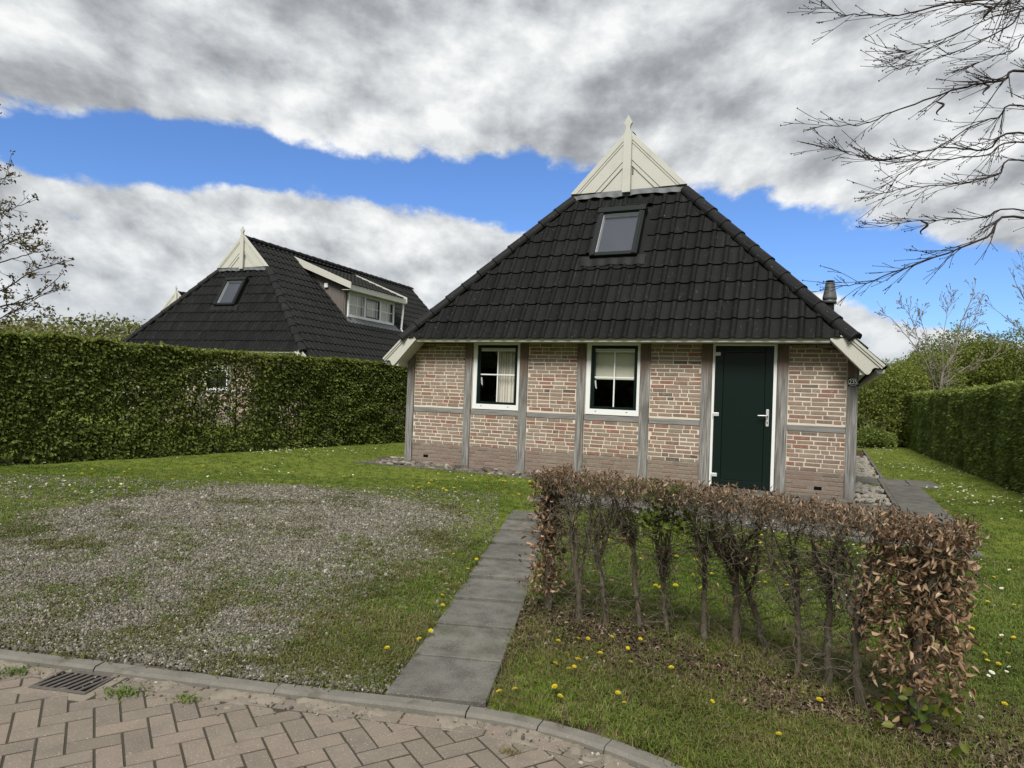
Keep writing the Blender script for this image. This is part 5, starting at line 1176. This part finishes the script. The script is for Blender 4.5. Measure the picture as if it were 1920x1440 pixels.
for i, ((px_, py_), lb) in enumerate(zip(stems, lab)):
    g = on_ground(px_, py_); root = empty('beech_plant', (g[0], g[1], g[2])); tag(root, lb, 'hedge plant', 'beech plants of the low hedge')
    r0 = rad[i]; H = 1.0 - g[2] - .02; d3 = np.array([HD[0], HD[1], 0]); n3 = np.array([HN[0], HN[1], 0])
    e = g[:2] - HA; offn = float(np.clip(e @ HN, -.12, .12))     # the crown keeps to the hedge line
    sarr = [float((on_ground(*q_)[:2] - HA) @ HD) for q_ in stems]; s_me = sarr[i]; lo = 0.0 if i == 0 else (sarr[i - 1] + s_me) / 2 - .03; hi = 2.36 if i == 11 else (sarr[i + 1] + s_me) / 2 + .03
    lean = {7: -.16, 9: .05, 6: .02}.get(i, random.uniform(-.04, .04))
    fork = {6: .50, 9: .56, 1: .42, 4: .45}.get(i, random.uniform(.45, .62)); nT = 9; tp = []
    for k in range(nT):
        t = k / (nT - 1); tp.append(d3 * (lean * t + .016 * math.sin(3 * t + i) * t) - n3 * (offn * .9 * t) + n3 * random.uniform(-.008, .008) * t + d3 * random.uniform(-.008, .008) * (k > 0) + np.array([0, 0, -.06 + (fork + .06) * t]))
    tr_r = np.linspace(r0 * 1.15, r0 * .72, nT) * rng.uniform(.88, 1.14, nT); tr_r[0] = r0 * 1.5
    limbs, tw = [], []; top0 = np.array(tp[-1]); top0 = d3 * ((lo + hi) / 2 - s_me) - n3 * (e @ HN) * .75 + np.array([0, 0, top0[2]]); reach = (hi - lo) / 2
    def zig(p, d, l, r_, n=4, w_=.35):
        q = [np.array(p, float)]; d = unit(np.array(d, float))
        for _ in range(n): d = unit(d + rng.normal(0, w_, 3)); q.append(q[-1] + d * l / n)
        q = np.array(q); q[:, 2] = np.minimum(q[:, 2], H + .03 + random.uniform(-.02, .03)); return (q, np.linspace(r_, r_ * .45, n + 1))
    for k in range(random.randint(4, 6)):
        tgt = top0 + d3 * random.uniform(-1, 1) * reach + n3 * random.uniform(-.13, .13); tgt[2] = H - random.uniform(.06, .16); st = np.array(tp[random.randint(5, nT - 1)]); mid = st * .5 + tgt * .5 + d3 * random.uniform(-.05, .05); mid[2] -= .04
        limbs.append((catmull([st, mid, tgt], 4), np.linspace(r0 * .55, r0 * .22, 9)))
    for k in range(9):                                           # low side shoots on the trunk
        st = np.array(tp[random.randint(1, nT - 2)]); tw.append(zig(st, d3 * random.uniform(-1, 1) + n3 * random.uniform(-1, 1) + (0, 0, .5), random.uniform(.10, .28), .0034))
    src = [p for L_, _ in limbs for p in L_[2:]] + [np.array(p) for p in tp[2:]] * 2
    for k in range(360 if i != 11 else 420):
        st = random.choice(src); tw.append(zig(st, d3 * random.gauss(0, 1) + n3 * random.gauss(0, .8) + (0, 0, random.uniform(-.2, .9)), random.uniform(.07, .26), random.uniform(.0014, .0030), 5, .5))
    for k in range(250):                                         # dense clipped top
        p = top0 + d3 * random.uniform(-1, 1) * reach + n3 * random.uniform(-.17, .17); p[2] = H - random.uniform(.015, .115); tw.append(zig(p, d3 * random.gauss(0, .5) + n3 * random.gauss(0, .5) + (0, 0, 1), random.uniform(.04, .12), random.uniform(.001, .0024), 3))
    tubes('trunk', [(np.array(tp), tr_r)], 'bark_hedge', root, 8); tubes('limbs', limbs, 'bark_hedge', root, 6); tubes('twigs', tw, 'bark_hedge', root, 3)['kind'] = 'stuff'
    ends = np.array([t[0][-1] for t in tw] + [t[0][-2] for t in tw] + [t[0][1] for t in tw]); rr = rng.random(len(ends))
    pr = np.clip((ends[:, 2] - (H - .13)) / .06, 0, 1) * .45 + .03
    sd_ = (ends - top0) @ d3
    if i == 0: pr = np.maximum(pr, np.where((sd_ < .02) & (ends[:, 2] > .12), .95, 0))
    if i == 11: pr = np.maximum(pr, np.where(ends[:, 2] > .25, .98, .35))
    if i == 10: pr = np.maximum(pr, np.where((ends[:, 2] > .35) & (sd_ > -.02), .7, .08))
    if i in (6, 7): pr = np.maximum(pr, np.where((ends[:, 2] > .28) & (ends[:, 2] < .62), .22, 0))
    ends = ends[(rr < pr) & (np.abs(sd_) < reach + .04) & (np.abs((ends - top0) @ n3) < .20)]
    if i == 11: ex_ = np.stack([rng.uniform(-.19, .18, 1250), rng.uniform(-.17, .17, 1250), rng.uniform(.22, H, 1250)], 1); ends = np.concatenate([ends, top0 * (1, 1, 0) + ex_[:, :1] * d3 + ex_[:, 1:2] * n3 + ex_[:, 2:] * (0, 0, 1)])
    if i == 0: ex_ = np.stack([rng.normal(-.05, .05, 420), rng.uniform(-.18, .18, 420), rng.uniform(.18, H, 420) ** 1.0], 1); ends = np.concatenate([ends, top0 * (1, 1, 0) + ex_[:, :1] * d3 + ex_[:, 1:2] * n3 + ex_[:, 2:] * (0, 0, 1)])
    k = len(ends); inner_ = ends[:, 2] < H - (.05 if i in (0, 11) else .12); big = rng.random(k) < (.75 if i in (0, 11) else .35); sz = np.where(big & inner_, rng.uniform(.026, .044, k), rng.uniform(.016, .030, k)) ; inner = ends[:, 2] < H - .1
    D = unit(rng.normal(size=(k, 3)) * .7 + np.where(inner[:, None], (0, 0, -.7), (0, 0, .8)))
    leaves('dead_leaves', ends, D, rdir(k), sz, sz * np.where(inner_, rng.uniform(.28, .5, k), rng.uniform(.2, .36, k)), 'dead_leaf', root, .5, .55)
    if i in (4, 5):
        k = 160; P = top0 * (1, 1, 0) + rng.uniform(-.12, .12, k)[:, None] * d3 + rng.uniform(-.16, .16, k)[:, None] * n3 + rng.uniform(H - .25, H, k)[:, None] * np.array([0, 0, 1]); sz = rng.uniform(.03, .05, k); leaves('green_leaves', P, rdir(k), rdir(k), sz, sz * .6, 'green_leaf', root, .2, .2, rng.random(k) * .5)
    if i == 11:
        k = 46; P = rng.uniform(-.16, .2, k)[:, None] * d3 + rng.uniform(-.22, .05, k)[:, None] * -n3 + rng.uniform(.06, .22, k)[:, None] * np.array([0, 0, 1]); sz = rng.uniform(.04, .07, k); leaves('green_leaves', P, unit(rng.normal(size=(k, 3)) + (0, 0, -.5)), unit(rng.normal(size=(k, 3)) * .5 + (-.2, -.8, .5)), sz, sz * .7, 'green_leaf', root, .12, .15)

# ================================================================== GROUND COVER
def in_view(x, y, m_=1.0):
    X_ = 960 + FPX * x / np.maximum(y, .1); return (y > 2.2) & (np.abs(x) < (y * 960 / FPX + m_))
def blade_tuft(name, m, nb, h0, h1, rad_, wd, seed, flat=0.0):
    r_ = np.random.default_rng(seed); V = []; F = []
    for _ in range(nb):
        a = r_.random() * 6.28; p = np.array([r_.normal(0, rad_), r_.normal(0, rad_), -.004]); h = r_.uniform(h0, h1); le = r_.uniform(.2, .9) + flat; d = np.array([math.cos(a), math.sin(a), 0]); s_ = np.array([-d[1], d[0], 0]) * wd * r_.uniform(.7, 1.3) / 2; o = len(V)
        m1 = p + d * h * le * .35 + np.array([0, 0, h * .62]); t_ = p + d * h * le + np.array([0, 0, h * (1 - .25 * le)]); V += [p - s_, p + s_, m1 + s_ * .8, m1 - s_ * .8, t_]; F += [[o, o + 1, o + 2, o + 3], [o + 3, o + 2, o + 4]]
    return poly_mesh(name, V, F, m)
def grass_ok(x, y): return (kerb_d(x, y) > .004) & (path_d(x, y) < -.002) & ~paved(x, y, .012) & ~stonebed(x, y, .03) & ~inhouse(x, y)
tufts = [blade_tuft('tuft', 'grass', 11, .02, .045, .026, .005, 10 + i, .35) for i in range(5)]
tufts_dry = [blade_tuft('tuft_dry', 'grass_dry', 10, .02, .05, .022, .0045, 30 + i, .3) for i in range(5)]
moss = [blade_tuft('moss', 'moss', 14, .008, .018, .02, .005, 50 + i, .3) for i in range(3)]
def cloudpts(n, x0, x1, y0, y1): return rng.uniform(x0, x1, n), rng.uniform(y0, y1, n)
LX, LY, LS = [], [], []
for n, x0, x1, y0, y1, sc in ((36000, -1.2, 5.4, 2.3, 4.2, .85), (52000, -6.5, 6.5, 4.2, 6.4, .9), (42000, -10, 9.8, 6.4, 10, .75), (24000, -10, 13, 10, 16, .8), (6500, -8, 15, 16, 25, .9)):
    x, y = cloudpts(n, x0, x1, y0, y1); k = in_view(x, y, 2.4) & grass_ok(x, y); x, y = x[k], y[k]
    w_ = 1 - 1.02 * gravel_amt(x, y) * (.90 + .6 * (fbm(x, y, 3) - .5)); w_ = w_ * (1 - .80 * soil_amt(x, y)); k = rng.random(len(x)) < w_; x, y = x[k], y[k]
    LX.append(x); LY.append(y); LS.append(np.full(len(x), sc))
x, y, sc = map(np.concatenate, (LX, LY, LS)); dry = np.clip(1.25 - hedge_d(x, y) / .75, 0, .75) + np.clip(.6 - np.abs(poly_sd(x, y, GRAVEL)) / .8, 0, .5) + np.where(y < 4.5, .50, 0.0) + np.where((x > -1.6) & (x < 0.1) & (y < 6.5), .35, 0)
isd = rng.random(len(x)) < np.clip(dry + .6 * (fbm(x, y, 2) - .5), .02, .9)
for nm, k, ms, lb in (('lawn_grass', ~isd, tufts, 'short green lawn grass round the cottage'), ('dry_grass', isd, tufts_dry, 'thin yellowing grass at the verge and gravel edges')):
    q = np.stack([x[k], y[k], zg(x[k], y[k]) + .022 * (fbm(x[k], y[k], 1.4) - .5) + .0], 1); n = len(q); scatter(nm, q, ms, np.stack([rng.normal(0, .12, n), rng.normal(0, .12, n), rng.random(n) * 6.28], 1), sc[k] * rng.uniform(.7, 1.25, n) * (.75 + .5 * fbm(x[k], y[k], 1.5)), lb, 'grass')
# moss patches on the gravel
x, y = cloudpts(72000, -7.2, 0, 3.4, 8.9); k = in_view(x, y, 2.2) & grass_ok(x, y); x, y = x[k], y[k]; g = gravel_amt(x, y); k = (g > .25) & (rng.random(len(x)) < np.clip((fbm(x, y, 2.6) - .55) * 3 + .20 + .32 * np.clip((x + 2.6) / 1.6, 0, 1) * np.clip((6.6 - y) / 1.5, 0, 1), .06, .75)); x, y = x[k], y[k]; n = len(x)
scatter('moss', np.stack([x, y, zg(x, y) + .006], 1), moss, np.stack([rng.normal(0, .15, n), rng.normal(0, .15, n), rng.random(n) * 6.28], 1), rng.uniform(.7, 1.5, n), 'olive moss and tiny weeds creeping over the gravel', 'moss')
# gravel
peb = [rock_mesh('pebble', 'pebble', 70 + i, 1, .7, .25) for i in range(5)]
GXx, GYy, GSs = [], [], []
for n, y0, y1, sc in ((125000, 3.3, 5.2, .0062), (105000, 5.2, 7.2, .0076), (65000, 7.2, 9.0, .0095)):
    x, y = cloudpts(int(n * 1.13), -7.4, -.1, y0, y1); k = in_view(x, y, 2.2) & grass_ok(x, y); x, y = x[k], y[k]; k = rng.random(len(x)) < np.clip(gravel_amt(x, y) * 1.1 + .12 * (x < -.1), 0, 1) * np.clip(1.1 - .5 * np.clip((fbm(x, y, 2.6) - .5) * 4, 0, 1), .45, 1); x, y = x[k], y[k]; GXx.append(x); GYy.append(y); GSs.append(np.full(len(x), sc))
x, y, sc = map(np.concatenate, (GXx, GYy, GSs)); n = len(x)
scatter('gravel', np.stack([x, y, zg(x, y) + .022 * (fbm(x, y, 1.4) - .5) + .004 + rng.uniform(-.002, .006, n)], 1), peb, rng.random((n, 3)) * 6.28, sc * rng.lognormal(0, .30, n), 'grey gravel of the parking place beside the path', 'gravel')
# grit along the kerb and under the hedge
x, y = cloudpts(9000, -3.4, 1.3, 2.2, 4.0); kd_ = kerb_d(x, y); k = (kd_ < -.09) & (kd_ > -.36) & (rng.random(len(x)) < np.clip(1.0 - (-kd_ - .09) / .2, .02, 1) * np.clip((fbm(x, y, 3) - .3) * 3, 0, 1)); x, y = x[k], y[k]
xk, yk = cloudpts(9000, -3.6, .1, 2.6, 4.2); kk = kerb_d(xk, yk); m_ = (kk < .0) & (kk > -.075) & (rng.random(len(xk)) < np.clip(1 + kk / .045, .03, 1) * .5 * np.clip((fbm(xk, yk, 3) - .35) * 4, 0, 1)); xk, yk = xk[m_], yk[m_]
x2, y2 = cloudpts(1500, 0, 3, 2.4, 4.9); k = (hedge_d(x2, y2) < .5) & grass_ok(x2, y2); x2, y2 = x2[k][:180], y2[k][:180]
z_ = np.concatenate([np.full(len(x), .004), np.full(len(xk), .033), zg(x2, y2) + .006]); x = np.concatenate([x, xk, x2]); y = np.concatenate([y, yk, y2]); n = len(x); sc_ = rng.lognormal(0, .5, n) * np.where(np.arange(n) < n - len(x2), .0048, .008)
scatter('grit', np.stack([x, y, z_], 1), peb, rng.random((n, 3)) * 6.28, sc_, 'loose grit and pebbles at the kerb and under the hedge', 'grit')
# leaf litter
lit = []
for i in range(4):
    V, F = leaf_arrays(np.zeros((1, 3)), np.array([[1., 0, .1]]), np.array([[0., .2, 1]]), np.array([1.]), np.array([.5]), .2 + .12 * i, .1 + .1 * i); lit.append(poly_mesh('fallen_leaf', V - (.5, 0, 0), F, 'litter'))
x, y = cloudpts(26000, -.2, 3.4, 2.2, 5.2); k = grass_ok(x, y) & (rng.random(len(x)) < np.clip(1.15 * soil_amt(x, y), .02, 1) * np.clip(1.1 - hedge_d(x, y) / .75, .03, 1)); x, y = x[k], y[k]; n = len(x)
scatter('leaf_litter', np.stack([x, y, zg(x, y) + .008 + rng.uniform(0, .01, n)], 1), lit, np.stack([rng.normal(0, .35, n), rng.normal(0, .35, n), rng.random(n) * 6.28], 1), rng.uniform(.012, .034, n), 'brown fallen beech leaves under the low hedge', 'leaf litter')
# daisies
def daisy_mesh():
    V = []; F = []
    for k in range(9):
        a = k * 2 * math.pi / 9; o = len(V); V += [(.25 * math.cos(a - .2), .25 * math.sin(a - .2), 0), (math.cos(a - .26), math.sin(a - .26), .12), (math.cos(a + .26), math.sin(a + .26), .12), (.25 * math.cos(a + .2), .25 * math.sin(a + .2), 0)]; F.append([o, o + 1, o + 2, o + 3])
    o = len(V); V += [(.33 * math.cos(k * 1.047), .33 * math.sin(k * 1.047), .10) for k in range(6)]; F.append(list(range(o, o + 6))); me = poly_mesh('daisy', V, F, 'petal_white'); me.materials.append(MATS['petal_yellow']); me.polygons[len(F) - 1].material_index = 1; return me
x, y = cloudpts(60000, -8, 14, 3, 22); k = in_view(x, y, 2.0) & grass_ok(x, y) & (gravel_amt(x, y) < .1) & (soil_amt(x, y) < .3) & ((y > 4.8) | (x > 2.4)); x, y = x[k], y[k]
cl_ = np.where(x > 2.2, np.clip((fbm(x + 4, y, .8) - .50) * 1.5, .012, .5), np.clip((fbm(x, y, .6) - .60) * 1.2, .003, .3)) + .30 * np.exp(-((x + 4.3) ** 2 / 1.2 + (y - 13.4) ** 2 / .5)); k = rng.random(len(x)) < cl_; x, y = x[k], y[k]; n = len(x)
scatter('daisies', np.stack([x, y, zg(x, y) + .045], 1), [daisy_mesh()], np.stack([rng.normal(-.1, .3, n), rng.normal(0, .3, n), rng.random(n) * 6.28], 1), rng.uniform(.010, .016, n), 'tiny white daisies scattered over the lawn', 'flowers')
# dandelions, one by one
def dandelion_meshes():
    V = []; F = []
    for L_, (n, rr, zz_, up) in enumerate(((16, 1.0, 0, .15), (14, .8, .10, .35), (11, .55, .2, .5), (7, .3, .3, .55))):
        for k in range(n):
            a = k * 2 * math.pi / n + L_ * .3; o = len(V); w_ = .13; V += [(.05 * math.cos(a), .05 * math.sin(a), zz_), (rr * math.cos(a - w_), rr * math.sin(a - w_), zz_ + up * rr), (rr * math.cos(a + w_), rr * math.sin(a + w_), zz_ + up * rr)]; F.append([o, o + 1, o + 2])
    return poly_mesh('flower_head', V, F, 'petal_yellow')
head = dandelion_meshes(); Vs, Fs = tube_arrays([(np.array([(0, 0, -.01), (.004, 0, .03), (0, .003, .06)]), np.full(3, .0022))], 5); stemm = poly_mesh('stem', Vs, Fs, 'stem_green')
near_d = [(1047, 1217), (1083, 1208), (1102, 1210), (1082, 1250), (1146, 1211), (1176, 1210), (1199, 1215), (1176, 1226), (1040, 1256), (1062, 1243), (1084, 1252), (1125, 1243), (1075, 1270), (1065, 1272), (1181, 1257), (1259, 1272), (965, 1307), (936, 1318), (1039, 1308), (1050, 1323), (1157, 1322), (1169, 1338), (1334, 1330), (1459, 1393), (1504, 1321), (1537, 1326), (1040, 1310)]
drv_d = [(850, 1052), (876, 1080), (829, 1125), (830, 1147), (807, 1194), (786, 1212), (725, 1231), (735, 941), (548, 1090), (893, 1062)]
right_d = [(1843, 1097), (1864, 1094), (1851, 1138), (1815, 1185), (1822, 1190), (1875, 1208), (1888, 1243), (1872, 1258), (1900, 1210), (1850, 1250), (1882, 1335), (1845, 1240), (1900, 1145), (1828, 1170)]
def dandelion(gx_, gy_, label, group, sc):
    z = float(zg(gx_, gy_)); r_ = empty('dandelion', (gx_, gy_, z), random.uniform(0, 6)); tag(r_, label, 'flower', group)
    h = random.uniform(.55, 1.0); o = link(bpy.data.objects.new('stem', stemm), r_); o.scale = (1, 1, h); o = link(bpy.data.objects.new('flower_head', head), r_); o.location = (0, .003, .06 * h); o.scale = (sc, sc, sc); o.rotation_euler = (random.uniform(-.5, .2), random.uniform(-.3, .3), 0)
for lst_, lb in ((near_d, 'yellow dandelion in the verge between the kerb and the brown hedge'), (drv_d, 'yellow dandelion in the grass between the gravel and the slab path'), (right_d, 'yellow dandelion in the lawn right of the brown hedge')):
    for a, b in lst_: q = on_ground(a, b); dandelion(q[0], q[1], lb, lb.replace('yellow dandelion', 'dandelions'), random.uniform(.0115, .0165))
cnt = 0
while cnt < 120:
    if cnt < 55: a, b = random.gauss(860, 90), random.uniform(892, 935)
    elif cnt < 85: a, b = random.uniform(60, 800), random.uniform(880, 930)
    else: a, b = random.uniform(1080, 1560), random.uniform(990, 1120)
    q = on_ground(a, b)
    if not bool(grass_ok(q[0], q[1])) or gravel_amt(q[0], q[1]) > .3 or hedge_d(q[0], q[1]) < .2: continue
    lb = 'small yellow dandelion in the far lawn left of the cottage door' if cnt < 85 else 'small yellow dandelion in the lawn behind the brown hedge'
    dandelion(q[0], q[1], lb, 'dandelions in the far lawn' if cnt < 85 else 'dandelions behind the hedge', random.uniform(.014, .02)); cnt += 1
# weeds in the gutter
for i, (a, b, lb, s_) in enumerate(((230, 1302, 'green weed tuft in the gutter beside the drain', 1.0), (348, 1313, 'small weed tuft in the gutter right of the drain', .7), (30, 1262, 'spreading weed between the kerb and the drain', .9), (955, 1412, 'brown withered weed on the pavers below the path', .5))):
    q = ray(a, b); Pt = CAM + q * ((.0 - 1.5) / q[2]); me = blade_tuft('blades', 'grass' if i < 3 else 'grass_dry', 90, .02, .045, .034, .005, 90 + i, .5); r_ = empty('weed_tuft', (Pt[0], Pt[1], .002)); tag(r_, lb, 'weed'); o = link(bpy.data.objects.new('blades', me), r_); o.scale = (s_ * 1.4, s_, s_)
# grass tussocks on the gravel
for i, (a, b, lb) in enumerate(((495, 1092, 'grass tussock in the gravel, left one of the pair'), (560, 1080, 'grass tussock in the gravel, right one of the pair'), (350, 1215, 'yellowish moss cushion on the gravel near the kerb'), (460, 1200, 'small green tussock right of the moss cushion near the kerb'), (712, 1058, 'grass tussock near the right gravel edge'), (495, 975, 'tiny tussock at the far end of the gravel'))):
    q = on_ground(a, b); me = blade_tuft('blades', 'moss' if i == 2 else 'grass', 380, .015, .05, .075, .005, 120 + i, .2); r_ = empty('grass_tussock', tuple(q)); tag(r_, lb, 'grass tuft'); o = link(bpy.data.objects.new('blades', me), r_); o.scale = (1.5 if i < 5 else .6, .8 if i < 5 else .5, .7)
